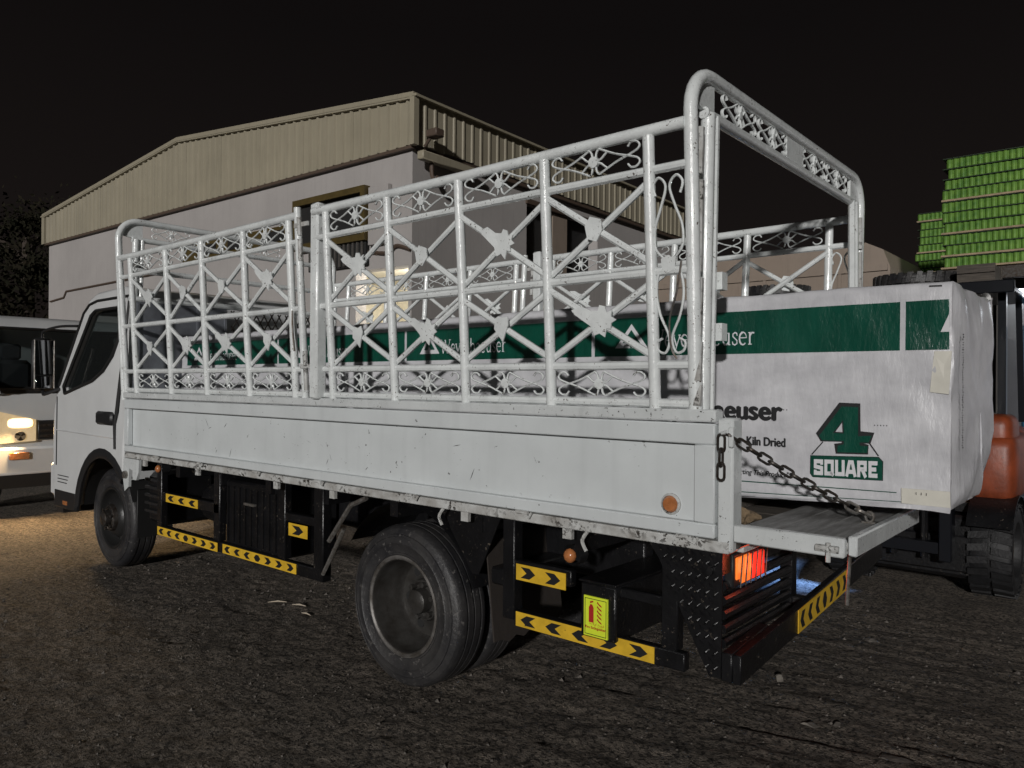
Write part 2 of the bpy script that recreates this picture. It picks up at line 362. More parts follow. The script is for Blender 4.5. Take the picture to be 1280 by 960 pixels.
GX, GY = np.meshgrid(gx, gy, indexing='ij')
def ground_z(X, Y):
    near = np.clip(1-(np.hypot(X+2, Y-1)-7)/4, 0, 1)
    lump = 0.007*vnoise(X, Y, 3.5, 2)+0.011*vnoise(X, Y, 10, 3)+0.012*vnoise(X, Y, 24, 4)
    c, s = math.cos(R(12)), math.sin(R(12)); U = X*c+Y*s; V = -X*s+Y*c
    track = (0.016*vnoise(U*0.30, V*6, 2.0, 6)+0.012*vnoise(U*0.3, V*6, 4.5, 8))*np.clip((X+1.0)/1.0, 0.12, 1)
    return near*(lump*(1-0.55*np.clip((X+0.9)/1.0, 0, 1))+track+0.03*vnoise(X, Y, 0.7, 5)) - 0.004
GZ = ground_z(GX, GY)
nx, ny = GX.shape
me = bpy.data.meshes.new('ground')
idx = np.arange(nx*ny).reshape(nx, ny)
quads = np.stack([idx[:-1, :-1], idx[1:, :-1], idx[1:, 1:], idx[:-1, 1:]], -1).reshape(-1, 4)
me.vertices.add(nx*ny); me.vertices.foreach_set('co', np.stack([GX, GY, GZ], -1).ravel())
me.loops.add(quads.size); me.loops.foreach_set('vertex_index', quads.ravel().astype(np.int32))
me.polygons.add(len(quads)); me.polygons.foreach_set('loop_start', np.arange(0, quads.size, 4, dtype=np.int32))
me.polygons.foreach_set('use_smooth', np.ones(len(quads), bool)); me.update(); me.validate(); me.materials.append(GROUND)
kind(link('ground', me))

# ------------------------------------------------------------------ warehouse with corrugated gable
YB, XL, XR, Z0, Z1, ZP = 8.0, -28.95, -10.50, 6.43, 7.36, 8.27
XM = (XL+XR)/2; YE = 20.2
bld = thing('warehouse', 'large pale warehouse with beige corrugated gable behind the truck', 'building', (XM, YB-.37, 0), R(2.3))
bl = lambda name, mb, m, par=None, **k: mb.build(name, m, par or bld, **k)
def off(mb, o): mb.v = [(a-o[0], b-o[1], c-o[2]) for a, b, c in mb.v]; return mb
O = (XM, YB, 0)
DX0, DX1, DZ = -12.25, -10.6, 4.0
g = MB(); g.box(XL, DX0, YB, YB+0.3, 0, Z0+0.1); g.box(DX0, DX1, YB, YB+0.3, DZ, Z0+0.1); g.box(DX1, XR, YB, YB+0.3, 0, Z0+0.1)
bl('gable_wall', off(g, O), WALL)
g = MB(); g.box(XR-0.3, XR, YB+0.302, 11.9, 0, Z0+0.1); g.box(XR-0.3, XR, 11.9, 15.2, 0, 4.4); g.box(XR-0.3, XR, 11.9, 15.2, 6.05, Z0+0.1); g.box(XR-0.3, XR, 15.2, YE, 0, Z0+0.1)
sw = bl('side_wall', off(g, O), WALL)
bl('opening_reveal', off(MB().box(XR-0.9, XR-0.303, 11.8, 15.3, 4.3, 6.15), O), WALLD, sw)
bl('door_leaf', off(MB().box(XR-0.25, XR-0.05, 13.1, 13.75, 4.45, 6.0), O), BEIGE, sw)
bl('opening_frame', off(MB().box(XR-0.02, XR+0.06, 11.85, 15.25, 6.0, 6.12), O), TRIM, sw)
bl('left_wall', off(MB().box(XL, XL+0.3, YB+0.302, YE, 0, Z0+0.1), O), WALL)
bl('rear_wall', off(MB().box(XL+0.302, XR-0.302, YE-0.3, YE, 0, Z0+0.1), O), WALL)
g = MB()
for sx in (0, 1):
    xa, xb = (XL-0.25, XM) if sx == 0 else (XM, XR+0.3); za, zb = (Z1, ZP) if sx == 0 else (ZP, Z1)
    g.add([(xa, YB-0.2, za), (xb, YB-0.2, zb), (xb, YE, zb), (xa, YE, za), (xa, YB-0.2, za+.05), (xb, YB-0.2, zb+.05), (xb, YE, zb+.05), (xa, YE, za+.05)],
          [(0, 1, 2, 3), (4, 5, 6, 7), (0, 1, 5, 4), (2, 3, 7, 6), (1, 2, 6, 5), (0, 3, 7, 4)])
bl('roof', off(g, O), CLAD, smooth=False)
def topz(x): return Z1+(ZP-Z1)*(1-abs(x-XM)/((XR-XL)/2))
pitch = 0.295
def sheet(mapf, u0, n, zb, zt):
    prof = []
    for k in range(n):
        a = u0+k*pitch
        prof += [(a, 0), (a+0.20, 0), (a+0.225, -0.045), (a+0.27, -0.045), (a+pitch, 0)]
    g = MB(); vs = []; fs = []
    for i, (u, d) in enumerate(prof): vs += [mapf(u, d, zb), mapf(u, d, zt(u))]
    for i in range(len(prof)-1): fs.append((2*i, 2*i+2, 2*i+3, 2*i+1))
    return off(g.add(vs, fs), O)
ns = int((XR-XL+0.3)/(3*pitch))
for k in range(ns+1):
    u0 = XL-0.12+k*3*pitch; n = 3 if u0+3*pitch < XR+0.15 else max(1, int((XR+0.15-u0)/pitch))
    if u0 > XR: break
    bl('cladding_sheet', sheet(lambda u, d, z: (u, YB-0.1+d+0.004*(k % 2), z), u0, n, Z0, topz), CLAD, smooth=False, recalc=False)
for k in range(14):
    bl('cladding_sheet', sheet(lambda u, d, z: (XR+0.16-d*0.55, u, z), YB-0.05+k*3*pitch, 3, Z0+0.02*(k % 2), lambda u: Z1+0.03), CLAD, smooth=False, recalc=False)
g = MB()
for a, b in ((XL-0.16, XM), (XM, XR+0.2)):
    za, zb = topz(max(a, XL)), topz(min(b, XR)); g.add([(a, YB-0.19, za-.03), (b, YB-0.19, zb-.03), (b, YB-0.19, zb+.11), (a, YB-0.19, za+.11), (a, YB-0.02, za-.03), (b, YB-0.02, zb-.03), (b, YB-0.02, zb+.11), (a, YB-0.02, za+.11)],
         [(0, 1, 2, 3), (4, 5, 6, 7), (0, 1, 5, 4), (3, 2, 6, 7), (0, 3, 7, 4), (1, 2, 6, 5)])
bl('verge_flashing', off(g, O), CLAD, smooth=False)
bl('corner_flashing', off(MB().box(XR+0.11, XR+0.24, YB-0.2, YB-0.06, Z0-0.03, Z1+0.02), O), CLAD)
bl('corner_flashing', off(MB().box(XL-0.2, XL+0.02, YB-0.18, YB-0.08, Z0-0.03, Z1), O), CLAD)
bl('drip_trim', off(MB().box(XL-0.12, XR+0.1, YB-0.12, YB-0.001, Z0-0.07, Z0-0.005), O), TRIM)
bl('drip_trim', off(MB().box(XR+0.001, XR+0.14, YB+0.1, YE, Z0-0.09, Z0-0.01), O), TRIM)
bl('gutter', off(MB().box(XR+0.145, XR+0.33, YB-0.02, YB+1.7, Z0-0.30, Z0-0.12, bev=0.02), O), CLAD)
g = MB(); g.tube(catmull([(XR+0.2, YB+0.35, Z0-0.3), (XR+0.22, YB+0.35, Z0-0.55), (XR+0.3, YB+0.35, Z0-0.68), (XR+0.4, YB+0.35, Z0-0.6)]), 0.045)
bl('drain_spout', off(g, O), TRIM)
g = MB(); g.tube([(XR+0.2, YB+0.15, Z0+0.0), (XR+0.42, YB+0.15, Z0+0.2)], 0.035); bl('lamp_bracket', off(g, O), TRIM); bl('lamp_head', off(MB().box(XR+0.32, XR+0.62, YB+0.05, YB+0.3, Z0+0.14, Z0+0.3, bev=.02), O), TRIM)
# long mustard-framed opening and its grille, high on the gable wall
fx0, fx1, fz0, fz1, fy = -14.3, -11.75, 4.62, 5.8, YB-0.05
fr = bl('opening_frame', off(MB().box(fx0, fx1, fy-0.16, fy, fz1-0.14, fz1).box(fx0, fx1, fy-0.16, fy, fz0, fz0+0.14).box(fx0, fx0+0.14, fy-0.16, fy, fz0+.14, fz1-.14).box(fx1-0.14, fx1, fy-0.16, fy, fz0+.14, fz1-.14), O), MUSTARD)
bl('dark_pane', off(MB().box(fx0+0.14, fx1-0.14, fy-0.03, fy+0.045, fz0+.14, fz1-.14), O), WALLD, fr)
bl('canopy_beam', off(MB().box(-19.4, fx0-.02, fy-0.10, fy, 4.85, 5.3), O), MUSTARD)
for xx in (-18.6, -17.1, -15.6): bl('canopy_panel', off(MB().box(xx, xx+.9, fy-0.13, fy-.101, 4.95, 5.2), O), WALLD)
for k in range(13):
    x = -13.7+k*0.15; bl('grille_bar', off(MB().box(x, x+0.04, fy-0.12, fy-0.08, 4.12, 4.6), O), STEELL, fr)
bl('grille_back', off(MB().box(-13.8, -11.8, fy-0.06, fy+0.03, 4.1, 4.61), O), WALLD, fr)
bl('side_panel', off(MB().box(-11.72, -11.1, fy-0.08, fy+0.04, 4.5, 5.75, bev=.01), O), WALL)
g = MB(); g.tube([(XL+0.2, YB-0.03, 4.35), (-27.6, YB-0.03, 4.42), (-27.4, YB-0.03, 4.62), (-21, YB-0.03, 4.7)], 0.03, 5); bl('cable', off(g, O), TRIM)
g = MB(); g.tube(catmull([(-11.9, YB-0.03, 4.4), (-11.2, YB-0.05, 4.3), (-10.9, YB-0.05, 4.42), (-10.5, YB-0.04, 4.3)]), 0.04, 5); bl('cable', off(g, O), TRIM)
# lit store room behind the doorway
g = MB(); g.box(-15.5, -10.75, 11.8, 11.9, 0, 4.3); g.box(-15.6, -15.5, 8.31, 11.9, 0, 4.3); g.box(-15.5, -10.75, 8.31, 11.9, 4.3, 4.4)
bl('room_wall', off(g, O), ROOMW)
for z in (0.9, 1.7, 2.5, 3.2):
    bl('store_shelf', off(MB().box(-13.2, -11.3, 11.2, 11.75, z, z+0.05), O), STEEL)
for x in (-13.2, -12.3, -11.35):
    bl('shelf_post', off(MB().box(x, x+0.05, 11.2, 11.25, 0, 3.6), O), STEEL)
lt = thing('tube_lamp', 'lit lamp just inside the warehouse doorway', 'lamp', (-11.7, 9.6, 4.1))
MB().box(-0.7, 0.7, -0.05, 0.05, 0.0, 0.08).build('housing', TILE, lt); MB().tube([(-0.65, 0, -0.04), (0.65, 0, -0.04)], 0.035, 8).build('tube', LAMPT, lt)
def lamp(name, typ, energy, color, loc, parent=None, **k):
    L = bpy.data.lights.new(name, typ); L.energy = energy; L.color = color
    for a, b in k.items(): setattr(L, a, b)
    o = bpy.data.objects.new(name, L); COL.objects.link(o); o.location = loc
    if parent: o.parent = parent
    return o
lamp('room_light', 'POINT', 330, (1.0, 0.95, 0.84), (0, 0, -0.25), lt, shadow_soft_size=0.15)

# ------------------------------------------------------------------ dark tree at the left edge
tree = thing('tree', 'dark leafy tree beyond the warehouse at the left edge', 'tree', (-38.2, 9.2, 0)); tree.scale = (1.75, 1.75, 1.75)
g = MB(); g.tube([(0, 0, 0), (0.1, 0.05, 1.5), (0, 0.1, 3.2), (0.2, 0, 4.6)], [0.28, 0.22, 0.16, 0.08], 9)
rt = random.Random(3); tips = []
for k in range(11):
    a = rt.uniform(0, 6.28); h = rt.uniform(1.6, 4.4); L = rt.uniform(1.0, 2.3); e = Vector((math.cos(a)*L, math.sin(a)*L, h+rt.uniform(0.4, 1.5)))
    g.tube([(0, 0.05, h), (e.x*0.5, e.y*0.5, (h+e.z)/2+0.1), e], [0.09, 0.06, 0.03], 6); tips.append(e)
g.build('trunk', BARK, tree)
g = MB()
for k in range(11000):
    t = rt.choice(tips+[Vector((0, 0, 4.9)), Vector((0.6, 0.4, 3.6)), Vector((-0.5, -0.6, 4.2))]); d = Vector((rt.gauss(0, 1), rt.gauss(0, 1), rt.gauss(0, 0.7))); d = d.normalized()*abs(rt.gauss(0.45, 0.4))
    c = t+d; u = Vector((rt.gauss(0, 1), rt.gauss(0, 1), rt.gauss(0, 1))).normalized(); w = u.orthogonal().normalized(); L = rt.uniform(0.04, 0.10); q = L*0.45
    g.add([c-u*L, c+w*q, c+u*L, c-w*q], [(0, 1, 2, 3)])
g.build('crown', LEAF, tree, smooth=False, recalc=False)

# ------------------------------------------------------------------ yard behind the truck: container, tyres, box truck, depot
cont = thing('storage_container', 'long dark steel storage container behind the white truck', 'container', (-2.1, 8, 0))
g = MB(); cx0, cx1 = -2.0, 2.0
prof = []
for k in range(20):
    a = cx0+0.06+k*0.194; prof += [(a, 0), (a+0.07, 0), (a+0.1, 0.04), (a+0.165, 0.04), (a+0.194, 0)]
vs = []; fs = []
for u, d in prof: vs += [(u, -0.96+d, 0.15), (u, -0.96+d, 2.5)]
for i in range(len(prof)-1): fs.append((2*i, 2*i+2, 2*i+3, 2*i+1))
g.add(vs, fs); g.build('corrugated_side', CONT, cont, smooth=False, recalc=False)
MB().box(cx0, cx1, -0.90, 1.0, 0.1, 2.52).build('container_body', CONT, cont)
for y in (-1.0, 0.9):
    for z in (0.0, 2.47): MB().box(cx0, cx1, y, y+0.1, z, z+0.15).build('frame_rail', CONT, cont)
MB().box(cx0+0.01, cx1-0.01, -0.9, 0.9, 2.55, 2.6).build('container_roof', CONT, cont)
MB().box(cx1+.001, cx1+0.06, -1.0, 1.0, 0.0, 2.615).build('door_end', CONT, cont)
def tyre_mb(r, w, lug=0.012, n=40, c=(0, 0, 0), axis='z', grooves=True):
    g = MB(); h = w/2; rb = r*0.58
    prof = [(rb, -h*0.75), (rb+0.02, -h*0.95), (r*0.8, -h), (r*0.93, -h*0.93), (r-0.008, -h*0.80)]
    if grooves:
        for q in (-0.45, 0.0, 0.45): prof += [(r, (q-0.16)*h), (r, (q-0.05)*h), (r-lug, (q-0.035)*h), (r-lug, (q+0.035)*h), (r, (q+0.05)*h), (r, (q+0.16)*h)]
    prof += [(r-0.008, h*0.80), (r*0.93, h*0.93), (r*0.8, h), (rb+0.02, h*0.95), (rb, h*0.75), (rb, -h*0.75)]
    return g.lathe(prof, c, axis, n)
def lug_blocks(g, r, w, n, c=(0, 0, 0), axis='z', dz=0.02):
    for k in range(n):
        for sd in (-1, 1):
            a0 = 2*math.pi*(k+(0.25 if sd > 0 else 0))/n; a1 = a0+2*math.pi/n*0.55; vs = []
            for rr in (r-0.02, r+dz):
                for (a, t) in ((a0, 0.04), (a1, 0.04), (a1+0.05, 0.5), (a0+0.05, 0.5)):
                    p = (rr*math.cos(a), rr*math.sin(a), sd*t*w)
                    vs.append((c[0]+p[0], c[1]+p[1], c[2]+p[2]) if axis == 'z' else (c[0]+p[0], c[1]+p[2], c[2]+p[1]))
            g.add(vs, [(0, 1, 2, 3), (4, 5, 6, 7), (0, 1, 5, 4), (1, 2, 6, 5), (2, 3, 7, 6), (3, 0, 4, 7)])
    return g
for loc, r, lab in (((-0.98, 7.55, 2.74), 0.47, 'old lugged truck tyre lying flat behind the rear end of the lumber pack'), ((-2.72, 7.6, 2.74), 0.42, 'old truck tyre lying flat behind the far rack in front of the beige body')):
    g = tyre_mb(r, 0.26, c=(0, 0, 0)); lug_blocks(g, r, 0.26, 30)
    o = g.build('old_tyre', TYRE); o.location = loc; tag(o, lab, 'tyre', 'tyres on the container')
cr8 = thing('wooden_crate', 'low weathered brown board crate beside the lying tyre', 'crate', (-0.28, 7.3, 2.6))
for k in range(3): MB().box(-0.2, 0.16, -0.25, -0.225, 0.0+k*0.1, 0.09+k*0.1).build('board', DWOOD, cr8)
for k in range(3): MB().box(-0.2, 0.16, 0.225, 0.25, 0.0+k*0.1, 0.09+k*0.1).build('board', DWOOD, cr8)
MB().box(-0.19, 0.15, -0.22, 0.22, 0.0, 0.28).build('filling', DWOOD, cr8)

bt = thing('box_truck', 'beige box bodied truck parked far behind the rack', 'truck', (-4.0, 11, 0))
g = MB(); outl = [(-2.0, 1.0), (2.15, 1.0), (2.15, 3.35), (2.05, 3.62), (1.8, 3.75), (-2.0, 3.75)]
g.prism(outl, lambda u, v, s: (u, -1.2+2.3*s, v)); g.build('box_body', BEIGE, bt)
for z in (1.25, 2.55, 3.3): MB().box(-2.0, 2.12, -1.235, -1.205, z, z+0.09).build('side_rub_rail', BEIGE, bt)
for x in (-1.0, 0.2, 1.4): MB().box(x, x+0.05, -1.225, -1.206, 1.35, 3.3).build('side_stiffener', BEIGE, bt)
MB().box(2.151, 2.22, -1.1, 1.0, 1.05, 3.2).build('green_tarp', GTARP, bt)
MB().box(-4.2, 2.0, -0.6, 0.6, 0.6, 1.0).build('chassis', BLACK, bt)
MB().box(-4.0, -2.2, -1.1, 1.0, 0.7, 2.6, bev=0.15).build('cab', BEIGE, bt)
for x in (-3.3, 1.0):
    for y in (-1.1, 0.85): tyre_mb(0.45, 0.25, axis='y', c=(x, y, 0.45), n=24).build('wheel', TYRE, bt)

# steel racks with pallets of green cans above the lit depot
def steel_rack(loc, w, d, h, lab):
    t = thing('pallet_rack', lab, 'rack', loc)
    for x in (0, w-0.1):
        for y in (0, d-0.1): MB().box(x, x+0.1, y, y+0.1, 0, h-0.14).build('upright', STEEL, t)
    for y in (-0.03, d-0.09): MB().box(-0.05, w+0.05, y, y+0.12, h-0.139, h).build('beam', STEEL, t)
    g = MB(); g.tube([(0.12, 0.3, h-0.14), (1.1, 0.3, h-1.3)], 0.05, 6); g.build('brace', STEELL, t)
    for k in range(5): y = 0.12+k*(d-0.35)/4; MB().box(0, w, y, y+0.12, h+0.001, h+0.025).build('deck_board', WOOD, t)
    return t
steel_rack((-1.05, 8.2, 0), 3.4, 1.3, 3.0, 'steel pallet rack carrying the nearer green can stack')
steel_rack((-2.6, 12.0, 0), 2.0, 1.3, 3.3, 'steel pallet rack carrying the farther green can stack')
canr, canh = 0.033, 0.118
def can_layer(w, d, rows_front=2):
    g = MB(); n = int(w/(2*canr)); s = 10
    pos = [(canr+(i+0.5*(r % 2))*2*canr, canr+r*canr*1.74) for r in range(rows_front) for i in range(n-(r % 2))]+[(canr+ (0 if (r % 2) == 0 else canr), canr+r*canr*1.74) for r in range(rows_front, int(d/(canr*1.74)))]
    for x, y in pos:
        g.lathe([(canr*0.85, 0), (canr, 0.006), (canr, 0.104), (canr*0.82, 0.115), (canr*0.78, canh), (0.001, canh-0.003)], (x, y, 0), 'z', s)
    g.box(canr, w-canr, canr*.55, d-canr, 0.004, canh-.006); return g
def can_stack(loc, w, d, n, boards, lab, jit):
    t = thing('can_pallet_stack', lab, 'cans', loc, group=None); rj = random.Random(jit); z = 0.0; lay = None
    for k in range(n):
        if k in boards:
            MB().box(-0.02, w+0.02, -0.02, d+0.02, z, z+0.022).build('pallet_board', WOOD, t); z += 0.0225
        o = can_layer(w, d).build('can_layer', CAN, t, recalc=False) if lay is None else link('can_layer', lay.data, t)
        o['kind'] = 'stuff'; lay = lay or o; o.location = (rj.uniform(-0.028, 0.022)-.03*math.sin(k*.9+jit), rj.uniform(-0.006, 0.006), z); z += canh+0.0005
        MB().box(-0.008, w+0.008, -0.008, d+0.008, z, z+0.011).build('layer_sheet', CANTOP, t); z += 0.0115
    return t
can_stack((-0.85, 8.25, 3.026), 1.2, 1.1, 10, (0, 1, 3, 6), 'tall bright stack of green drink cans in layers, upper right edge', 4)
can_stack((0.38, 8.27, 3.026), 1.2, 1.1, 10, (0, 1, 3, 6), 'bright stack of green drink cans cut by the right image edge', 6)
can_stack((-1.98, 12.1, 3.326), 1.35, 1.1, 9, (0, 4, 8), 'darker smaller stack of green drink cans behind the bright one', 5)

dep = thing('depot', 'open depot with white panelled back wall lit by tube lamps', 'building', (2.5, 13.4, 0))
MB().box(-3.2, 6, 0, 0.2, 0, 4.2).build('back_wall', WALLD, dep)
for i in range(14):
    for j in range(7): MB().box(-3.15+i*0.62, -3.15+i*0.62+0.6, -0.02, -0.002, 0.05+j*0.58, 0.05+j*0.58+0.565).build('wall_panel', TILE, dep)
MB().box(-3.2, 6, -2.4, 0.2, 4.21, 4.3).build('roof', CONT, dep)
for x in (1.9, 5.8): MB().box(x, x+0.15, -2.4, -2.25, 0, 4.2).build('post', STEEL, dep)
for (x, y, z, lab) in ((-0.55, 10.6, 2.95, 'lit tube lamp under the green cans at the right edge'), (-0.1, 11.7, 2.98, 'second lit tube lamp just below at the right edge')):
    t = thing('tube_lamp', lab, 'lamp', (x, y, z))
    MB().box(0, 1.3, -0.05, 0.05, 0.035, 0.09).build('housing', TILE, t); MB().tube([(0.03, 0, 0), (1.27, 0, 0)], 0.032, 8).build('tube', LAMPT, t)
    MB().tube([(0.3, 0, 0.09), (0.3, 0, 1.2)], 0.01, 5).build('hanger', STEEL, t); MB().tube([(1.0, 0, 0.09), (1.0, 0, 1.2)], 0.01, 5).build('hanger', STEEL, t)
    lamp('tube_light', 'AREA', 45, (0.88, 0.94, 1.0), (0.65, 0, -0.06), t, shape='RECTANGLE', size=1.2, size_y=0.06)
bc = thing('blue_cabinet', 'blue steel cabinet standing in the depot at the right edge', 'cabinet', (0.46, 6.9, 0))
MB().box(-0.32, 0.4, 0, 0.6, 0.05, 2.2, bev=0.02).build('body', BLUE, bc)
for k in range(3): MB().box(-0.26, 0.34, -0.012, -0.001, 0.2+k*0.66, 0.8+k*0.66).build('door', BLUE, bc)

# ------------------------------------------------------------------ truck cab (used by the cargo truck and by the parked one facing it)
Y0, Y1 = 0.03, 1.85
def inset(z): return max(0.0, z-1.45)*0.13
WX, WR = -5.37, 0.42
arch = [(WX+0.53*math.cos(R(a)), WR+0.53*math.sin(R(a))) for a in range(40, 173, 11)]
CAB_OUT = [(-6.44, .46), (-6.47, .62), (-6.475, 1.0), (-6.455, 1.28), (-6.38, 1.44), (-6.02, 2.17), (-5.93, 2.26), (-5.78, 2.31), (-5.22, 2.325), (-5.05, 2.29), (-4.98, 2.2), (-4.96, 1.0), (-4.96, .76)]+arch+[(-5.9, .46)]
CAB_WIN = [(-6.18, 1.43), (-5.6, 1.545), (-5.4, 1.63), (-5.26, 1.75), (-5.19, 1.9), (-5.175, 2.1), (-5.22, 2.15), (-5.74, 2.15), (-5.83, 2.11), (-6.22, 1.49)]
def make_cab(root, lit):
    g = MB()
    vs, fs = fill2d([CAB_OUT, CAB_WIN], 0.02, 0.022, -0.022)
    for side in (0, 1):
        g.add([(u, (Y0+0.032+w+inset(v)) if side == 0 else (Y1-0.032-w-inset(v)), v) for u, v, w in vs], fs)
    def strip(pts):
        a = [(x, Y0+0.02+inset(z), z) for x, z in pts]+[(x, Y1-0.02-inset(z), z) for x, z in pts]; n = len(pts)
        g.add(a, [(i, i+1, i+1+n, i+n) for i in range(n-1)])
    strip([(-6.44, .46), (-6.468, .62), (-6.473, 1.0), (-6.453, 1.28), (-6.378, 1.44)]); strip([(-6.035, 2.14), (-5.935, 2.258), (-5.78, 2.307), (-5.22, 2.322), (-5.05, 2.287), (-4.982, 2.2), (-4.963, 1.0), (-4.963, .76)])
    cab = g.build('cab', CABP, root, recalc=False)
    for sd in (0, 1):
        MB().prism([(-6.2, 1.42), (-5.17, 1.6), (-5.17, 2.17), (-5.83, 2.17), (-6.24, 1.48)], lambda u, v, s: (u, (Y0+0.034+inset(v)+0.005*s) if sd == 0 else (Y1-0.034-inset(v)-0.005*s), v)).build('side_window', GLASS, cab, smooth=False)
    b0, b1 = (-6.385, 1.455), (-6.03, 2.15)
    MB().add([(b0[0], Y0+.03, b0[1]), (b0[0], Y1-.03, b0[1]), (b1[0], Y1-.03-inset(b1[1]), b1[1]), (b1[0], Y0+.03+inset(b1[1]), b1[1])], [(0, 1, 2, 3)]).build('windscreen', GLASS, cab)
    MB().tube([(b0[0]-.01, Y0+.05, b0[1]), (b0[0]-.01, Y1-.05, b0[1]), (b1[0]-.01, Y1-.06-inset(b1[1]), b1[1]), (b1[0]-.01, Y0+.06+inset(b1[1]), b1[1])], 0.02, 6, closed=True).build('windscreen_seal', SEAL, cab)
    MB().box(-6.40, -6.36, Y0+.08, Y1-.08, 1.36, 1.45).build('cowl_panel', PLASTIC, cab)
    for sd in (0, 1):
        yy = lambda z, o=0.0: (Y0+inset(z)-0.004-o) if sd == 0 else (Y1-inset(z)+0.004+o)
        MB().tube([(x, yy(z), z) for x, z in CAB_WIN], 0.014, 6, closed=True).build('window_seal', SEAL, cab)
        MB().tube([(-6.33, yy(1.5), 1.5), (-6.0, yy(2.14), 2.14), (-5.9, yy(2.21), 2.21), (-5.74, yy(2.235), 2.235), (-5.12, yy(2.235), 2.235), (-5.085, yy(2.2), 2.2), (-5.08, yy(1.3), 1.3), (-5.115, yy(1.2), 1.2), (-5.1, yy(1.0), 1.0)], 0.012, 6).build('door_seal', SEAL, cab)
        MB().tube([(-6.36, yy(1.4), 1.4), (-6.37, yy(.78), .78)], 0.005, 5).build('door_gap', SEAL, cab)
        MB().box(-5.46, -5.15, yy(1.25)-0.018, yy(1.25)+0.018, 1.185, 1.295, bev=0.03).build('door_handle', PLASTIC, cab)
        MB().tube([(x, yy(z, -.012), z) for x, z in arch]+[(-5.905, yy(.5, -.012), .47)], 0.045, 8, flat=0.5).build('wheel_arch_trim', PLASTIC, cab)
        MB().lathe([(0.50, 0.0), (0.52, 0.5)], (WX, Y0+0.05 if sd == 0 else Y1-0.55, WR), 'y', 14, a0=R(20), a1=R(175)).build('wheel_arch_liner', SEAL, cab)
        MB().box(-6.42, -5.92, yy(.5)+(0.0 if sd == 0 else -.05), yy(.5)+(0.05 if sd == 0 else 0.0), .40, .57, bev=0.015).build('step_sill', PLASTIC, cab)
        MB().box(-6.2, -6.1, yy(.5)-.004, yy(.5)+.004, .44, .475).build('side_reflector', AMBER, cab)
        for k in range(3): MB().box(-6.33, -6.12+0.02*k, yy(.6)-.002, yy(.6)+.002, .63+k*.03, .637+k*.03).build('small_lettering', INK, cab)
        MB().tube([(-6.42, yy(1.1), 1.10), (-5.13, yy(1.1), 1.085)], 0.006, 5).build('door_crease', CABP, cab)
        # mirror on tubular arm
        s = -1 if sd == 0 else 1; ym = yy(1.7)+s*0.10
        mr = MB().box(-6.56, -6.49, ym-0.09, ym+0.09, 1.45, 1.93, bev=0.03).build('mirror', PLASTIC, cab)
        MB().box(-6.486, -6.48, ym-0.072, ym+0.072, 1.60, 1.91).build('mirror_glass', MIRR, cab); MB().box(-6.487, -6.474, ym-0.072, ym+0.072, 1.47, 1.585, bev=.006).build('wide_mirror_glass', MIRR, cab)
        MB().tube([(-6.478, ym-.08, 1.47), (-6.478, ym-.08, 1.91), (-6.478, ym+.08, 1.91), (-6.478, ym+.08, 1.47)], .006, 6, closed=True).build('mirror_rim', STEELL, cab)
        MB().tube(catmull([(-6.3, yy(1.45), 1.47), (-6.42, yy(1.4)+s*.08, 1.42), (-6.5, ym, 1.43), (-6.53, ym, 1.5)]), 0.014, 7).build('mirror_arm', PLASTIC, cab)
        MB().tube(catmull([(-6.08, yy(2.0), 2.03), (-6.3, yy(2)+s*.08, 2.03), (-6.5, ym, 1.99), (-6.53, ym, 1.92)]), 0.012, 7).build('mirror_arm', PLASTIC, cab)
        # headlamp and fog lamp
        ya, yb = (Y0+0.03, Y0+0.40) if sd == 0 else (Y1-0.40, Y1-0.03)
        q = [(ya, .84), (yb, .86), (yb, 1.1), (ya, 1.2)] if sd == 0 else [(ya, .86), (yb, .84), (yb, 1.2), (ya, 1.1)]
        MB().prism(q, lambda u, v, t: (-6.505+0.04*t, u, v)).build('headlamp', mat('headlamp_lens_lit' if lit else 'headlamp_lens', (.62, .56, .44), .15, var=.3, scale=9, coat=.6, emit=(1, .68, .3), estr=.35 if lit else 0.0), cab)
        ybm = (ya+yb)/2+(-.03 if sd else .03)*1
        MB().sq((-6.508, ybm, 1.065), (.012, .125, .055), .6).build('bulb', HEADL if lit else MIRR, cab); MB().lathe([(.001, -.010), (.05, -.006), (.055, .0)], (-6.507, ybm+(.0 if sd else .0), .92), 'x', 18).build('reflector', MIRR, cab)
        MB().box(-6.56, -6.535, (ya+yb)/2-.11, (ya+yb)/2+.09, .66, .74, bev=.008).build('indicator', AMBER, cab)
    MB().box(-6.50, -6.47, Y0+.42, Y1-.42, .87, 1.09, bev=.01).build('grille', PLASTIC, cab)
    for k in range(3): MB().box(-6.515, -6.501, Y0+.44, Y1-.44, .90+k*.06, .925+k*.06).build('grille_slat', STEEL, cab)
    MB().box(-6.54, -6.40, Y0+.0, Y1-.0, .49, .80, bev=.03).build('bumper', CABP, cab)
    MB().box(-6.50, -6.35, Y0+.05, Y1-.05, .34, .485).build('lower_valance', PLASTIC, cab)
    MB().box(-6.4, -4.98, Y0+.08, Y1-.08, .95, 1.0).build('cab_floor', SEAL, cab)
    MB().box(-6.36, -6.12, Y0+.1, Y1-.1, 1.0, 1.42, bev=.05).build('dashboard', PLASTIC, cab)
    for y in (0.45, 1.35):
        MB().box(-5.75, -5.25, y-.24, y+.24, 1.0, 1.22, bev=.05).build('seat', FABRIC, cab); MB().box(-5.3, -5.16, y-.23, y+.23, 1.2, 1.8, bev=.05).build('seat_back', FABRIC, cab); MB().box(-5.27, -5.18, y-.12, y+.12, 1.8, 2.0, bev=.03).build('head_rest', FABRIC, cab)
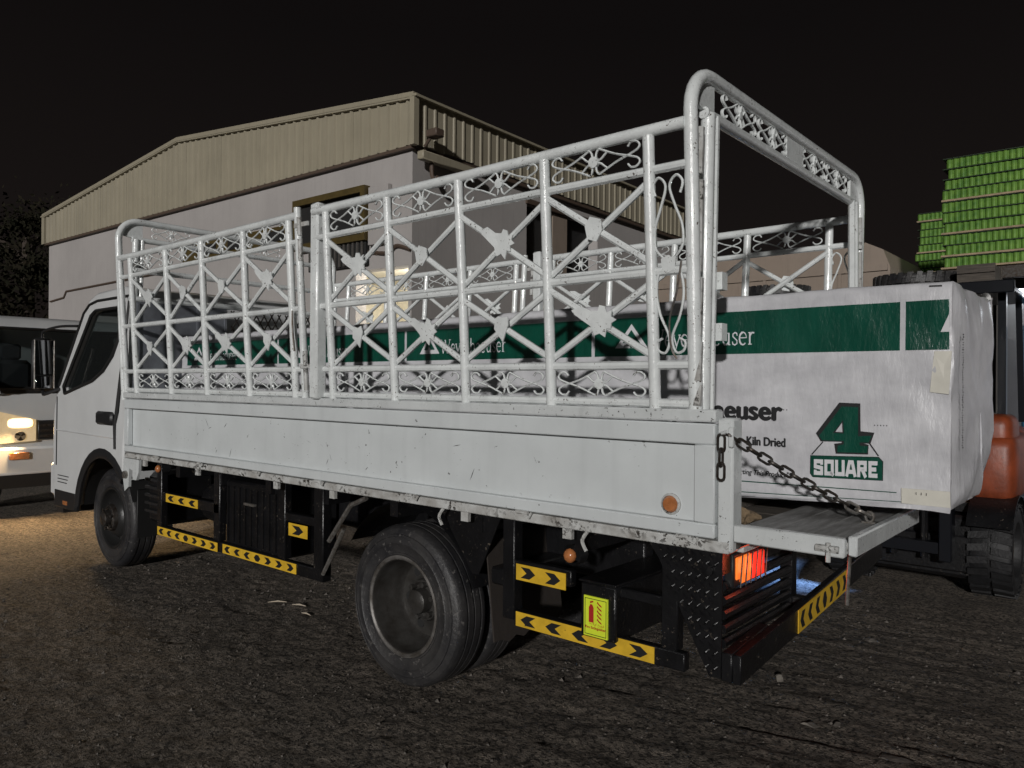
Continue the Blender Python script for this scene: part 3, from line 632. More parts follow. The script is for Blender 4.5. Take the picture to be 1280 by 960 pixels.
    sw_ = MB(); c = Vector((-5.92, 0.48, 1.5)); ux = Vector((0.35, 0, 0.94)); uy = Vector((0, 1, 0))
    sw_.tube([c+ux*0.2*math.cos(a*math.pi/8)+uy*0.2*math.sin(a*math.pi/8) for a in range(16)], 0.014, 6, closed=True); sw_.build('steering_wheel', PLASTIC, cab)
    return cab

def make_wheel(root, x, yo, sgn, dish, r=0.41, w=0.215):
    """yo: outer face y, sgn: +1 if inwards is +y"""
    hb = 0.245
    def S(p): return [(a, b*sgn) for a, b in p]
    rim_m = MB(); c = (x, yo, r)
    if dish:   # concave outer wheel of a twin pair
        rim_m.lathe(S([(hb+.006, .02), (hb+.004, .006), (hb-.012, .004), (hb-.018, .02), (hb-.020, .09), (hb-.032, .105), (hb-.036, .165), (hb-.05, .185), (.165, .193), (.135, .188), (.122, .178), (.112, .172)]), c, 'y', 40)
    else:
        rim_m.lathe(S([(hb+.006, .02), (hb+.004, .006), (hb-.012, .004), (hb-.02, .03), (hb-.035, .07), (hb-.055, .085), (.17, .05), (.14, .015), (.115, .005), (.105, .0)]), c, 'y', 40)
    wh = rim_m.build('wheel', RIM if dish else RIMB, root)
    MB().lathe(S([(hb+.010, .014), (hb+.012, -.002), (hb+.002, -.006), (hb-.008, .0), (hb-.010, .008)]), c, 'y', 48).build('rim_lip', mat('rim_lip_highlight', (.22, .21, .2), .4, metal=.5, col2=(.08, .07, .06), scale=12) if dish else RIMB, wh)  # dished wheels: lip colour lightened to carry its highlight
    h = w/2; k = r
    prof = [(hb, .016), (hb+.006, .006), (hb+.014, .002), (hb+.016, -.002), (hb+.024, -.002), (hb+.026, .003), (k*.76, -.003), (k*.775, -.008), (k*.79, -.004), (k*.855, -.003), (k*.862, -.008), (k*.885, -.006), (k*.89, .0), (k*.93, .006), (k*.955, .013), (k*.96, .010), (k*.985, .022), (k*.99, .030)]
    for q in (.062, .108, .154): prof += [(k, q-.02), (k, q-.006), (k-.012, q-.004), (k-.012, q+.004), (k, q+.006), (k, q+.02)]
    prof += [(k*.985, w-.028), (k*.955, w-.014), (k*.88, w), (hb+.02, w), (hb, w-.016)]
    MB().lathe(S(prof), c, 'y', 56).build('tyre', TYRE, wh)
    hub = MB(); d0 = .172 if dish else .005
    hub.lathe(S([(.115, d0+.005), (.105, d0-.03), (.095, d0-.035), (.085, d0-.02), (.065, d0-.022), (.06, d0-.075), (.045, d0-.085), (0.001, d0-.088)]), c, 'y', 24)
    for i in range(6):
        a = i*math.pi/3+.3; p = (x+.088*math.cos(a), yo, r+.088*math.sin(a)); hub.lathe(S([(.015, d0-.02), (.015, d0-.055), (.001, d0-.058)]), p, 'y', 6)
    hub.build('hub', RIM if dish else CHROME if sgn == 0 else STEEL, wh)
    if dish:
        for i in range(6):
            a = i*math.pi/3+.1; p = (x+.155*math.cos(a), yo, r+.155*math.sin(a)); MB().lathe(S([(.027, .193), (.025, .1875), (.001, .1875)]), p, 'y', 10).build('hand_hole', WALLD, wh)
    else:
        for i in range(5):
            a = i*math.pi*.4+.1; p = (x+.18*math.cos(a), yo, r+.18*math.sin(a)); MB().lathe(S([(.022, .06), (.02, .045), (.001, .045)]), p, 'y', 10).build('hand_hole', WALLD, wh)
        MB().lathe(S([(.108, .0), (.10, -.02), (.075, -.03), (.07, -.012)]), c, 'y', 24).build('hub_ring', CHROME, wh)
    return wh
def make_running_gear(root, rear=True):
    for y in (0.52, 1.28): MB().box(-6.25, -0.55, y, y+0.08, 0.62, 0.84, bev=.01).build('chassis_rail', BLACK, root)
    make_wheel(root, WX, 0.115, 1, False); make_wheel(root, WX, 1.765, -1, False)
    RX = -1.69
    for yo, sg, di in ((0.06, 1, True), (0.32, 1, False), (1.82, -1, True), (1.56, -1, False)): make_wheel(root, RX, yo, sg, di)
    for x in (WX, RX): MB().tube([(x, .3, .41), (x, 1.58, .41)], 0.06, 10).build('axle', BLACK, root)
    MB().ball((RX, .94, .42), .2, 12, (1, .8, 1)).build('differential', BLACK, root)
    MB().tube([(-4.3, .94, .6), (RX, .94, .45)], 0.045, 8).build('drive_shaft', BLACK, root)
    MB().box(-5.6, -4.3, .65, 1.25, .5, 1.0, bev=.05).build('engine_block', BLACK, root)

# ------------------------------------------------------------------ the cargo truck
TR = thing('cargo_truck', 'white cargo truck with scrollwork stake sides loaded with wrapped lumber', 'truck')
make_cab(TR, False)
make_running_gear(TR)
WB = 1.88; LEAN = 0.0606
def yr(z, side): return -LEAN*(z-1.469) if side == 0 else WB+LEAN*(z-1.469)
ZT, ZU, ZM, ZL, ZBt = 2.481, 2.336, 1.962, 1.618, 1.477
def leaf_poly():
    return [(-.085, .045), (-.05, .052), (-.015, .036), (.01, .034), (.018, .05), (.035, .042), (.04, .025), (.06, .03), (.056, .012), (.07, .0), (.052, -.008), (.056, -.026), (.036, -.022), (.03, -.05), (.012, -.034), (-.006, -.04), (-.02, -.012), (-.05, .012), (-.075, .03)]
def heart_poly(): return [(-.03, .03), (-.012, .038), (.01, .032), (.03, .034), (.034, .008), (.02, -.02), (.004, -.052), (-.014, -.03), (-.034, -.005)]
def scroll_lines(w, h):
    hw, hh = w/2, h/2; L = []
    for sx in (-1, 1):
        for sz in (-1, 1):
            p = [(.035, .25), (.05, .66), (.10, .9), (.17, .80), (.46, .28), (.76, -.10), (.90, -.34), (.93, -.62), (.86, -.88), (.76, -.88), (.70, -.62)]
            L.append([(sx*a*hw, sz*b*hh) for a, b in p])
            L.append([(sx*a*hw, sz*b*hh) for a, b in [(.03, .08), (.14, .16), (.22, .42), (.27, .56)]])
    return L
def scroll_mb(w, h, side, disc=0.022):
    g = MB(); s = 1 if side == 0 else -1
    for l in scroll_lines(w, h): g.tube(catmull([(a, 0, b) for a, b in l], 4), 0.0042, 5, flat=1.6)
    g.lathe([(0.001, -.011*s), (disc, -.010*s), (disc, .006*s), (.001, .006*s)], (0, 0, 0), 'y', 12); return g
def rack(name, xs, xa, xb, side, pattern, xr_narrow=None):
    y = lambda z, o=0.0: yr(z, side)+(o if side == 0 else -o)
    fr = MB().tube([(xa, y(ZT), ZT), ((xa+xb)/2, y(ZT)+.002, ZT-.003), (xb, y(ZT), ZT)], 0.0235, 10).build(name, RACK, TR)
    for z, r in ((ZU, .017), (ZM, .0175), (ZL, .0175), (ZBt, .017)): MB().tube([(xa, y(z), z), (xb, y(z), z)], r, 9).build('rail', RACK, fr)
    for x in xs:
        j = [random.uniform(-.005, .005) for _ in range(3)]; MB().tube([(x+j[0], y(1.455, -.005), 1.455), (x+j[1], y(1.9, -.005)+j[2]*.6, 1.9), (x-j[0]*.6, y(ZT-.02, -.005), ZT-.02)], 0.0225, 10).build('post', RACK, fr)
    for i in range(len(xs)-1):
        a, b = xs[i], xs[i+1]; w = b-a-.05
        for zl, zh, row in ((ZM, ZU, 0), (ZL, ZM, 1)):
            for d, o in ((0, 0.008), (1, -0.006)):
                p, q = ((a, zl+.03), (b, zh-.03)) if d == 0 else ((a, zh-.03), (b, zl+.03))
                jx, jz = random.uniform(-.007, .007), random.uniform(-.007, .007); MB().tube([(p[0], y(p[1], o), p[1]+jz), ((p[0]+q[0])/2+jx*.5, y((p[1]+q[1])/2, o), (p[1]+q[1])/2+jz*.6), (q[0], y(q[1], o), q[1]+jx)], 0.0145, 8).build('brace', RACK, fr)
            xc, zc = (a+b)/2, (zl+zh)/2; kd = pattern[row][i]
            poly = leaf_poly() if kd == 'L' else heart_poly(); rot = random.uniform(-.15, .15)
            if kd == 'D': poly = [(-.032, .012), (-.012, .04), (.03, .03), (.036, -.006), (.012, -.04), (-.022, -.03)]
            ca, sa = math.cos(rot), math.sin(rot); ks = 1.3 if kd == 'L' else 1.2; poly = [(u*ks*random.uniform(.93, 1.07), v*ks*random.uniform(.93, 1.07)) for u, v in poly]
            MB().prism([(u*ca-v*sa, u*sa+v*ca) for u, v in poly], lambda u, v, s: (xc+u, y(zc+v, -.020-.006*s), zc+v)).build('leaf_plate', RACK, fr)
        for zl, zh in ((ZU, ZT), (ZBt, ZL)):
            zc = (zl+zh)/2; o = scroll_mb(w, zh-zl-.04, side).build('scroll', RACK, fr); o.location = ((a+b)/2, y(zc, -.004), zc); o.rotation_euler = (LEAN if side == 0 else -LEAN, 0, 0)
    return fr
front_xs = [-4.624, -4.059, -3.552, -3.030, -2.541]; rear_xs = [-2.186, -1.679, -1.186, -0.691, -0.204]
for side in (0, 1):
    fr = rack('front_side_gate', front_xs, -4.83, -2.46, side, (['L', 'D', 'D', 'L'], ['H', 'L', 'L', 'H']))
    rr = rack('rear_side_gate', rear_xs, -2.30, -0.055, side, (['L', 'D', 'L', 'D'], ['H', 'L', 'H', 'L']))
    y = lambda z, o=0.0: yr(z, side)+(o if side == 0 else -o)
    MB().tube([(-4.82, y(1.455), 1.455), (-4.82, y(2.49), 2.49)], 0.022, 10).build('post', RACK, fr)
    MB().tube([(-2.455, y(1.45), 1.45), (-2.455, y(2.525), 2.525)], 0.022, 10).build('post', RACK, fr)
    MB().box(-2.33, -2.26, y(2)-.035, y(2)+.035, 1.455, 2.53, bev=.01).build('post', RACK, rr)
    for za, zb in ((2.22, 2.34), (2.36, 2.46), (1.50, 1.62), (1.64, 1.72)):
        MB().tube([(-2.40, y(za, -.03), za), (-2.40, y(zb, -.03), zb)], 0.014, 8).build('hinge', WORN, rr)
    for z in (2.42, 1.635): MB().box(-2.46, -2.33, y(z, -.02)-.006, y(z, -.02)+.006, z-.012, z+.012).build('hinge_strap', WORN, rr)
    g = MB(); g.tube(catmull([(-2.50, y(2.0, -.03), 1.95), (-2.50, y(1.9, -.034), 1.85), (-2.495, y(1.8, -.03), 1.72)]), .006, 5); g.build('latch_chain', STEEL, fr)
    # tall heart scroll in the narrow end bay
    xm, hw = -0.128, 0.062; sc = MB()
    for s in (-1, 1):
        sc.tube(catmull([(xm+s*.05, y(2.24, -.01), 2.235), (xm+s*.06, y(2.27, -.01), 2.275), (xm+s*.035, y(2.3, -.01), 2.30), (xm+s*.008, y(2.27, -.01), 2.265), (xm+s*.03, y(2.2, -.01), 2.19), (xm+s*.055, y(2.1, -.01), 2.12), (xm+s*.055, y(2.04, -.01), 2.05), (xm+s*.03, y(2.02, -.01), 2.015), (xm+s*.012, y(2, -.01), 2.0)], 5), .005, 5, flat=1.5)
        sc.tube(catmull([(xm+s*.012, y(1.97, -.01), 1.97), (xm+s*.045, y(1.95, -.01), 1.95), (xm+s*.055, y(1.86, -.01), 1.88), (xm+s*.04, y(1.8, -.01), 1.80), (xm+s*.006, y(1.73, -.01), 1.72), (xm+s*.02, y(1.67, -.01), 1.665), (xm+s*.05, y(1.66, -.01), 1.67), (xm+s*.058, y(1.7, -.01), 1.70), (xm+s*.035, y(1.71, -.01), 1.715)], 5), .005, 5, flat=1.5)
    sc.prism([(-.03, .02), (.0, .032), (.03, .02), (.026, -.018), (0, -.032), (-.026, -.018)], lambda u, v, s: (xm+u, y(1.985+v, -.012-.006*s), 1.985+v)); sc.build('heart_scroll', RACK, rr)
g = MB(); g.tube(catmull([(-0.075, -.05, 1.99), (-0.09, -.055, 1.88), (-0.12, -.05, 1.78), (-0.118, -.04, 1.68), (-.10, -.03, 1.64)]), 0.004, 5); g.build('dangling_wire', STEEL, TR)

def portal(name, x, ztop, rear):
    """arched hoop across the bed with twin posts and scrollwork"""
    ya, yb = yr(2.4, 0), yr(2.4, 1); rad = 0.15
    pts = [(x, yr(1.45, 0), 1.45 if rear else 1.40)]
    for k in range(7): a = math.pi-k*math.pi/12; pts.append((x, ya+rad+rad*math.cos(a), ztop-rad+rad*math.sin(a)))
    for k in range(7): a = math.pi/2-k*math.pi/12; pts.append((x, yb-rad+rad*math.cos(a), ztop-rad+rad*math.sin(a)))
    pts.append((x, yr(1.45, 1), 1.45 if rear else 1.40))
    hp = MB().tube(pts, 0.026, 12).build(name, RACK, TR)
    zi = ztop-0.14
    MB().tube([(x, ya+0.10, zi), (x, yb-0.10, zi)], 0.022, 10).build('lower_bar', RACK, hp)
    for yy, o in ((ya+.13, 1), (yb-.13, -1)):
        MB().tube([(x+.004, yy-o*.03, 1.42), (x+.004, yy, zi)], 0.027, 12).build('inner_post', RACK, hp)
        MB().tube([(x+.01, yy+o*.045-o*.03, 1.42), (x+.01, yy+o*.045, zi)], 0.017, 8).build('inner_post', RACK, hp)
        MB().prism([(yy-o*.105, zi+.02), (yy-o*.095, zi+.08), (yy-o*.05, zi+.125), (yy+o*.05, zi+.135), (yy+o*.05, zi+.0)], lambda u, v, s: (x-.012+.016*s, u, v)).build('corner_plate', RACK, hp)
        if rear:
            for z0, z1 in ((2.30, 2.47), (1.95, 2.28), (1.72, 1.93), (1.56, 1.70), (1.47, 1.545)):
                MB().tube([(x+.012, yy-o*.068-o*.02, z0), (x+.012, yy-o*.066-o*.012, z1)], 0.016, 8).build('hinge', WORN, hp)
            for z in (1.74, 1.93): MB().box(x+.012, x+.04, yy+o*.05, yy+o*.095, z-.03, z+.035).build('latch_plate', RACK, hp)
    # scrollwork between the two bars
    h = ztop-zi-.045; zc = (ztop+zi)/2; n = 4; span = (yb-ya-.42); 
    for k in range(n):
        if rear or k % 2 == 0:
            w = span*0.21; yc = ya+.21+span*(0.125, 0.34, 0.66, 0.875)[k]
            o = scroll_mb(w, h, 0, .014).build('scroll', RACK, hp); o.location = (x, yc, zc); o.rotation_euler = (0, 0, R(90))
    if rear: MB().box(x-.006, x+.006, (ya+yb)/2-.10, (ya+yb)/2+.10, zi+.02, ztop-.02).build('name_plate', RACK, hp)
    return hp
rp = portal('rear_hoop', -0.04, 2.68, True)
fp = portal('front_hoop', -4.86, 2.79, False)
# headboard: sheet, mesh and bars at the front of the bed
hb_ = MB().box(-4.80, -4.785, .03, .80, 1.46, 2.16, bev=.004).build('headboard_sheet', SHEET, TR)
for k in range(4): MB().box(-4.783, -4.77, .05+k*.24, .07+k*.24, 1.47, 2.15).build('stiffener', SHEET, hb_)
for z in (2.18, 2.40): MB().tube([(-4.79, .0, z), (-4.79, 1.88, z)], 0.022, 9).build('cross_bar', RACK, hb_)
g = MB()
for k in range(-14, 26):
    for s in (-1, 1):
        ya, za = 0.84+k*0.075, 1.47
        p0, p1 = ((ya, za), (ya+0.40, 2.15)) if s > 0 else ((ya+0.40, za), (ya, 2.15))
        def clip(p, q):
            t0, t1 = 0.0, 1.0; d = q[0]-p[0]
            for lim, sg in ((0.84, 1), (1.84, -1)):
                a = (lim-p[0])/d; 
                if (d > 0) == (sg > 0): t0 = max(t0, a)
                else: t1 = min(t1, a)
            return (t0, t1)
        t0, t1 = clip(p0, p1)
        if t1-t0 > 0.03:
            f = lambda t: (-4.79+.003*s, p0[0]+(p1[0]-p0[0])*t, p0[1]+(p1[1]-p0[1])*t); g.tube([f(t0), f(t1)], 0.006, 4)
ms = g.build('expanded_mesh', STEEL, hb_); ms['kind'] = 'stuff'

# drop side, cap rail and bed
def drop_side(side):
    s = 1 if side == 0 else -1; yb = 0.0 if side == 0 else WB
    Y = lambda a: yb+s*a
    def bx(x0, x1, a, b, z0, z1, **k): return MB().box(x0, x1, min(Y(a), Y(b)), max(Y(a), Y(b)), z0, z1, **k)
    pn = bx(-4.79, .046, .010, .034, 1.0, 1.40, bev=.003).build('drop_side_panel', PANEL, TR)
    bx(-4.815, .052, -.034, .032, 1.414, 1.458, bev=.006).build('cap_rail', WHITE, pn)
    bx(-4.80, .048, -.030, +.009, 1.335, 1.409, bev=.005).build('upper_flange', PANEL, pn)
    bx(-4.80, .048, -.028, +.009, 1.005, 1.055, bev=.005).build('lower_flange', PANEL, pn)
    bx(-4.80, -4.735, -.029, +.009, 1.056, 1.334, bev=.005).build('end_flange', PANEL, pn)
    bx(-.032, .048, -.029, +.009, 1.056, 1.334, bev=.005).build('end_flange', PANEL, pn)
    bx(-4.80, .10, -.024, .03, .958, .998, bev=.004).build('bed_side_rail', WORN, pn)
    bx(.052, .112, -.02, .06, .962, 1.43, bev=.008).build('corner_post', WHITE, pn)
    for x in (-4.25, -3.62, -2.92, -2.28, -1.52, -.82, -.06):
        g = MB(); g.tube([(x-.035, Y(-.034), 1.0), (x+.03, Y(-.034), 1.0)], .008, 6); g.tube([(x+.0, Y(-.036), 1.0), (x+.04, Y(-.04), .982), (x+.05, Y(-.036), 1.004)], .006, 6); g.build('hinge_pin', WORN, pn)
    for x in (-4.5, -3.7, -2.75, -2.2, -1.2, -.62): bx(x, x+.045, -.018, .0, .915, .957).build('hanging_tab', WORN, pn)
    for x in (-.50, -1.32): MB().tube(catmull([(x, Y(-.01), .96), (x-.02, Y(-.02), .92), (x, Y(-.02), .88)]), .008, 6).build('rope_hook', WORN, pn)
    lm = MB().lathe([(.033, .0), (.033, -.010), (.024, -.022), (.001, -.026)], (0, 0, 0), 'y', 16).build('side_marker', AMBER, pn)
    lm.location = (-.14, Y(.010), 1.105)
    if side: lm.rotation_euler = (0, 0, math.pi)
    bz = MB().lathe([(.040, .0), (.040, -.008), (.032, -.012)], (0, 0, 0), 'y', 16).build('marker_bezel', WORN, pn); bz.location = lm.location; bz.rotation_euler = lm.rotation_euler
    return pn
pn0 = drop_side(0); drop_side(1)
rs_ = random.Random(21)
for k in range(13):
    x, z, a, L = rs_.uniform(-4.2, -.3), rs_.uniform(1.08, 1.31), rs_.uniform(-1.2, 1.2), rs_.uniform(.008, .035); c_, d_ = math.cos(a)*L, math.sin(a)*L
    MB().prism([(x-c_, z-d_), (x, z-d_*.1-.0012), (x+c_, z+d_), (x, z+d_*.1+.0012)], lambda u, v, s: (u, .0095-.0008*s, v)).build('paint_scratch', INK if k % 3 else STEEL, pn0, smooth=False)
fl = MB().box(-4.80, .09, .035, 1.845, .965, .985).build('bed_floor', BLACK, TR)
for k in range(10): MB().box(-4.79, .085, .04+k*.181, .04+k*.181+.172, .986, 1.012, bev=.003).build('floor_plank', DWOOD, fl)
for k in range(9): x = -4.7+k*.585; MB().box(x, x+.06, .05, 1.83, .86, .957).build('cross_member', BLACK, fl)
MB().box(.086, .118, .06, 1.82, .952, .985, bev=.004).build('rear_sill', WORN, fl)
# front corner bracket
g = MB(); g.prism([(-4.82, .955), (-4.55, .955), (-4.56, .86), (-4.60, .80), (-4.66, .80), (-4.665, .87), (-4.72, .88), (-4.73, .74), (-4.80, .70), (-4.83, .80)], lambda u, v, s: (u, -.022+.02*s, v)); g.build('corner_bracket', WHITE, TR)
MB().lathe([(.03, 0), (.03, -.02), (.001, -.024)], (-4.77, -.022, .83), 'y', 8).build('bracket_bolt', STEELL, TR)

# tailgate folded down to the horizontal, held by the chain
TGW = .80   # the tailgate leaf
tg = MB().box(.122, .485, .0, TGW, 1.012, 1.050, bev=.004).build('tailgate', WORN, TR)
for k in range(3): MB().box(.135+k*.113, .135+k*.113+.108, .04, TGW-.04, 1.051, 1.058).build('deck_strip', DECK, tg)
MB().box(.486, .515, -.002, TGW+.002, 1.008, 1.072, bev=.005).build('outer_edge', WHITE, tg)
MB().box(.118, .485, -.03, -.001, 1.004, 1.066, bev=.005).build('side_edge', WHITE, tg)
MB().box(.118, .485, TGW+.001, TGW+.03, 1.004, 1.066, bev=.005).build('side_edge', WHITE, tg)
g = MB(); g.tube([(.40, -.036, 1.03), (.47, -.036, 1.03)], .012, 7); g.tube([(.44, -.04, 1.05), (.44, -.045, .99)], .008, 6); g.build('latch', WORN, tg)
MB().tube([(.115, .01, .99), (.115, WB-.01, .99)], .016, 8).build('hinge_bar', STEEL, tg)
MB().tube([(.475, .06, 1.005), (.47, .05, .84)], .006, 6).build('hanging_strap', STEELL, tg)

# safety chain, link by link
def chain(path, pitch, name, dark_until=0.8):
    P = [Vector(p) for p in path]; L = [0]
    for a, b in zip(P, P[1:]): L.append(L[-1]+(b-a).length)
    tot = L[-1]; n = int(tot/pitch); root = None
    lw, ll, rw = .0128, pitch*0.64, .0052
    for k in range(n):
        s = (k+.5)*tot/n; i = max(j for j in range(len(L)-1) if L[j] <= s); t = (s-L[i])/(L[i+1]-L[i]); c = P[i].lerp(P[i+1], t); d = (P[i+1]-P[i]).normalized()
        u = d.orthogonal().normalized(); a = Vector((0, 0, 1)) if abs(d.z) < .9 else Vector((0, 1, 0)); u = (a-d*a.dot(d)).normalized(); w = d.cross(u)
        q = u if k % 2 else w; ring = []
        for m in range(6): an = math.pi/2-m*math.pi/5; ring.append(c+d*(ll-lw+lw*math.cos(an))+q*lw*math.sin(an))
        for m in range(6): an = -math.pi/2-m*math.pi/5; ring.append(c+d*(-(ll-lw)+lw*math.cos(an))+q*lw*math.sin(an))
        MB().tube(ring, rw, 6, closed=True).build('chain_link' if root else name, STEEL if s/tot < dark_until else STEELL, root or TR)
        if root is None: root = [o for o in COL.objects if o.parent == TR][-1]
    return root
c0, c1 = Vector((.095, -.03, 1.375)), Vector((.445, .372, 1.086))
chain([c0.lerp(c1, t)+Vector((0, 0, -.012*4*t*(1-t))) for t in [i/8 for i in range(9)]], .044, 'safety_chain', .82)
chain([Vector((.075, -.034, 1.37)), Vector((.075, -.036, 1.22))], .048, 'chain_tail', 2)
g = MB(); g.tube([(.448+.014*math.cos(a*.628), .376, 1.080+.018*math.sin(a*.628)) for a in range(10)], .005, 6, closed=True); g.box(.425, .471, .36, .392, 1.0585, 1.064); g.build('chain_eye', STEELL, tg)
g = MB(); g.box(.10, .118, -.035, -.02, 1.33, 1.40, bev=.004); g.tube([(.07, -.03, 1.375), (.10, -.04, 1.385)], .007, 6); g.build('chain_hook', WHITE, TR)

# ------------------------------------------------------------------ under the bed: guards, boxes, lamps
def chevrons(x0, x1, z0, z1, y, n, mirror_at, name='reflective_strip', parent=None, tilt=0.0):
    """yellow strip with black arrows pointing away from the middle, in plane y"""
    g = MB(); g.box(x0, x1, y, y+.003, z0, z1); w = (x1-x0)/n; h = z1-z0
    for k in range(n):
        xc = x0+w*(k+.5); d = 0 if abs(k-mirror_at) < .3 else (-1 if k < mirror_at else 1); a = w*.30; b = h*.34; zc = (z0+z1)/2
        poly = [(-a, b), (a*.2, b), (a, 0), (a*.2, -b), (-a, -b), (-a*.2, 0)] if d > 0 else [(a, b), (-a*.2, b), (-a, 0), (-a*.2, -b), (a, -b), (a*.2, 0)] if d < 0 else [(-a*.4, b), (a*.4, b), (a, 0), (a*.4, -b), (-a*.4, -b), (-a, 0)]
        g.prism(poly, lambda u, v, s: (xc+u, y-.0015+.001*s, zc+v), 1)
    return g.build(name, [YEL, INK], parent, smooth=False)
YG = .045
sg = MB().box(-4.40, -4.33, YG, YG+.05, .44, .95, bev=.005).build('side_guard', BLACK, TR)
MB().box(-4.33, -3.50, YG, YG+.04, .665, .735, bev=.006).build('guard_bar', BLACK, sg); MB().box(-4.33, -2.42, YG, YG+.04, .415, .485, bev=.006).build('guard_bar', BLACK, sg)
MB().box(-3.57, -3.49, YG, YG+.05, .487, .95, bev=.005).build('guard_post', BLACK, sg); MB().box(-2.42, -2.33, YG-.01, YG+.05, .42, .95, bev=.005).build('guard_post', BLACK, sg)
MB().box(-2.72, -2.42, YG, YG+.04, .72, .77, bev=.005).build('guard_bar', BLACK, sg); MB().box(-2.80, -2.725, YG, YG+.05, .487, .95, bev=.005).build('guard_post', BLACK, sg)
chevrons(-4.25, -3.78, .67, .73, YG-.004, 3, 9, parent=sg); chevrons(-4.36, -3.49, .42, .48, YG-.014, 7, 3, parent=sg); chevrons(-3.44, -2.60, .42, .48, YG-.004, 7, 3, parent=sg); chevrons(-2.68, -2.49, .64, .715, YG-.004, 1, -1, parent=sg)
tb = MB().box(-3.47, -2.82, .08, .50, .46, .90, bev=.015).build('tool_box', BLACK, TR)
for k in range(9): MB().box(-3.44+k*.07, -3.425+k*.07, .07, .0795, .50, .86).build('box_rib', BLACK, tb)
MB().box(-3.2, -3.08, .05, .069, .76, .775).build('box_latch', STEELL, tb)
MB().tube([(-4.05, .35, .66), (-3.62, .35, .66)], .15, 16).build('air_tank', BLACK, TR)
MB().box(-4.72, -4.42, .12, .5, .46, .84, bev=.03).build('battery_box', BLACK, TR)
for k in range(5): MB().box(-4.73, -4.42, .10, .12, .54+k*.06, .56+k*.06).build('battery_rib', PLASTIC, TR)
MB().box(-4.82, -4.81, .08, .36, .32, .70, bev=.003).build('front_mud_flap', SEAL, TR)
for x, z, r in ((-4.36, .90, .028), (-.62, .835, .03)):
    lm = MB().ball((x, .035, z), r, 12, (1, .8, 1)).build('side_lamp', AMBER, TR); MB().lathe([(r*1.5, .0), (r*1.4, .06)], (x, .05, z), 'y', 12).build('lamp_base', PLASTIC, lm)
rg = MB().box(-1.0, -.93, YG, YG+.06, .50, .955, bev=.005).build('side_guard', BLACK, TR)
MB().box(-.93, -.62, YG, YG+.04, .70, .77, bev=.005).build('guard_bar', BLACK, rg); MB().box(-.93, -.10, YG, YG+.04, .478, .548, bev=.005).build('guard_bar', BLACK, rg); MB().box(-.43, -.16, YG+.01, YG+.04, .70, .74, bev=.005).build('guard_bar', BLACK, rg)
MB().box(-.20, -.13, YG, YG+.05, .549, .95, bev=.005).build('guard_post', BLACK, rg); MB().box(-1.12, -1.0, YG+.05, YG+.5, .62, .70, bev=.01).build('guard_arm', BLACK, rg)
chevrons(-.915, -.645, .685, .755, YG-.005, 2, -1, parent=rg); chevrons(-.915, -.225, .482, .545, YG-.005, 5, 2.6, parent=rg)
eb = MB().box(-.555, -.385, .02, .62, .525, .745, bev=.008).build('extinguisher_box', BLACK, TR)
MB().box(-.56, -.38, .012, .64, .747, .757, bev=.003).build('box_lid', BLACK, eb)
g = MB(); g.box(-.532, -.418, .012, .0185, .535, .695); 
def sg_(u, v, s): return (-.532+u*.114, .0115-.0008*(1-s), .535+v*.16)
g.prism([(.22, .35), (.42, .35), (.42, .72), (.36, .80), (.28, .80), (.22, .72)], sg_, 1); g.prism([(.27, .82), (.40, .86), (.40, .90), (.27, .87)], sg_, 1)
for k in range(5): v = .38+k*.105; g.prism([(.56, v+.06), (.66, v), (.76, v-.03), (.74, v+.01), (.64, v+.05), (.58, v+.1)], sg_, 1)
for a, b, c_, d in ((.05, .95, .04, .055), (.05, .95, .93, .945), (.05, .07, .04, .945), (.93, .95, .04, .945)): g.prism([(a, c_), (b, c_), (b, d), (a, d)], sg_, 2)
sgn_ = g.build('sign', [SIGN, SRED, INK], eb, smooth=False)
tv, tf = text2d('Fire Extinguisher', .0145, .0004); MB().add([(-.524+u, .0105, .566+v) for u, v, w in tv], tf).build('sign_text', SRED, eb, smooth=False, recalc=False)
tv, tf = text2d('طفاية حريق', .012); MB().add([(-.505+u, .0105, .583+v) for u, v, w in tv], tf).build('sign_text', SRED, eb, smooth=False, recalc=False)
# diamond plate wing and lamp board at the rear
ZW = [(-.25, .955), (.055, .965), (.05, .50), (.005, .50), (-.06, .62), (-.20, .89)]
wg = MB().prism(ZW, lambda u, v, s: (u, .028+.006*s, v)).build('diamond_plate', BLACK, TR)
g = MB(); rx = random.Random(2)
for i in range(-1, 12):
    for j in range(18):
        u, v = -.26+i*.034+(.017 if j % 2 else 0), .505+j*.0265
        if not (u < .04 and v < .94 and u > -.235 and v > .62-(u+.06)*1.93+.012): continue
        s = 1 if (j % 2) else -1; a = R(45)*s; du, dv = math.cos(a)*.0145, math.sin(a)*.0145
        g.tube([(u-du, .0275, v-dv), (u, .0245, v), (u+du, .0275, v+dv)], [.0018, .0052, .0018], 6)
tp = g.build('tread_pattern', BLACK, wg); tp['kind'] = 'stuff'
MB().lathe([(.022, 0), (.022, -.012), (.001, -.014)], (.0, .026, .88), 'y', 14).build('plate_plug', BLACK, wg)
TILT = .085
def tilted(x0, x1, y0, y1, z0, z1, bev=0.0):
    g = MB().box(x0, x1, y0, y1, z0, z1, bev=bev); g.v = [(x, y, z+TILT*(y-.03)) for x, y, z in g.v]; return g
bp_ = tilted(.092, .125, .03, 1.80, .492, .596, .004).build('underrun_bar', BLACK, TR)
tilted(.050, .0915, .03, .36, .492, .596, .004).build('bar_end', BLACK, bp_)
for y in (.757, 1.62): MB().box(.036, .091, y, y+.05, .58, .64).build('bar_hanger', BLACK, bp_)
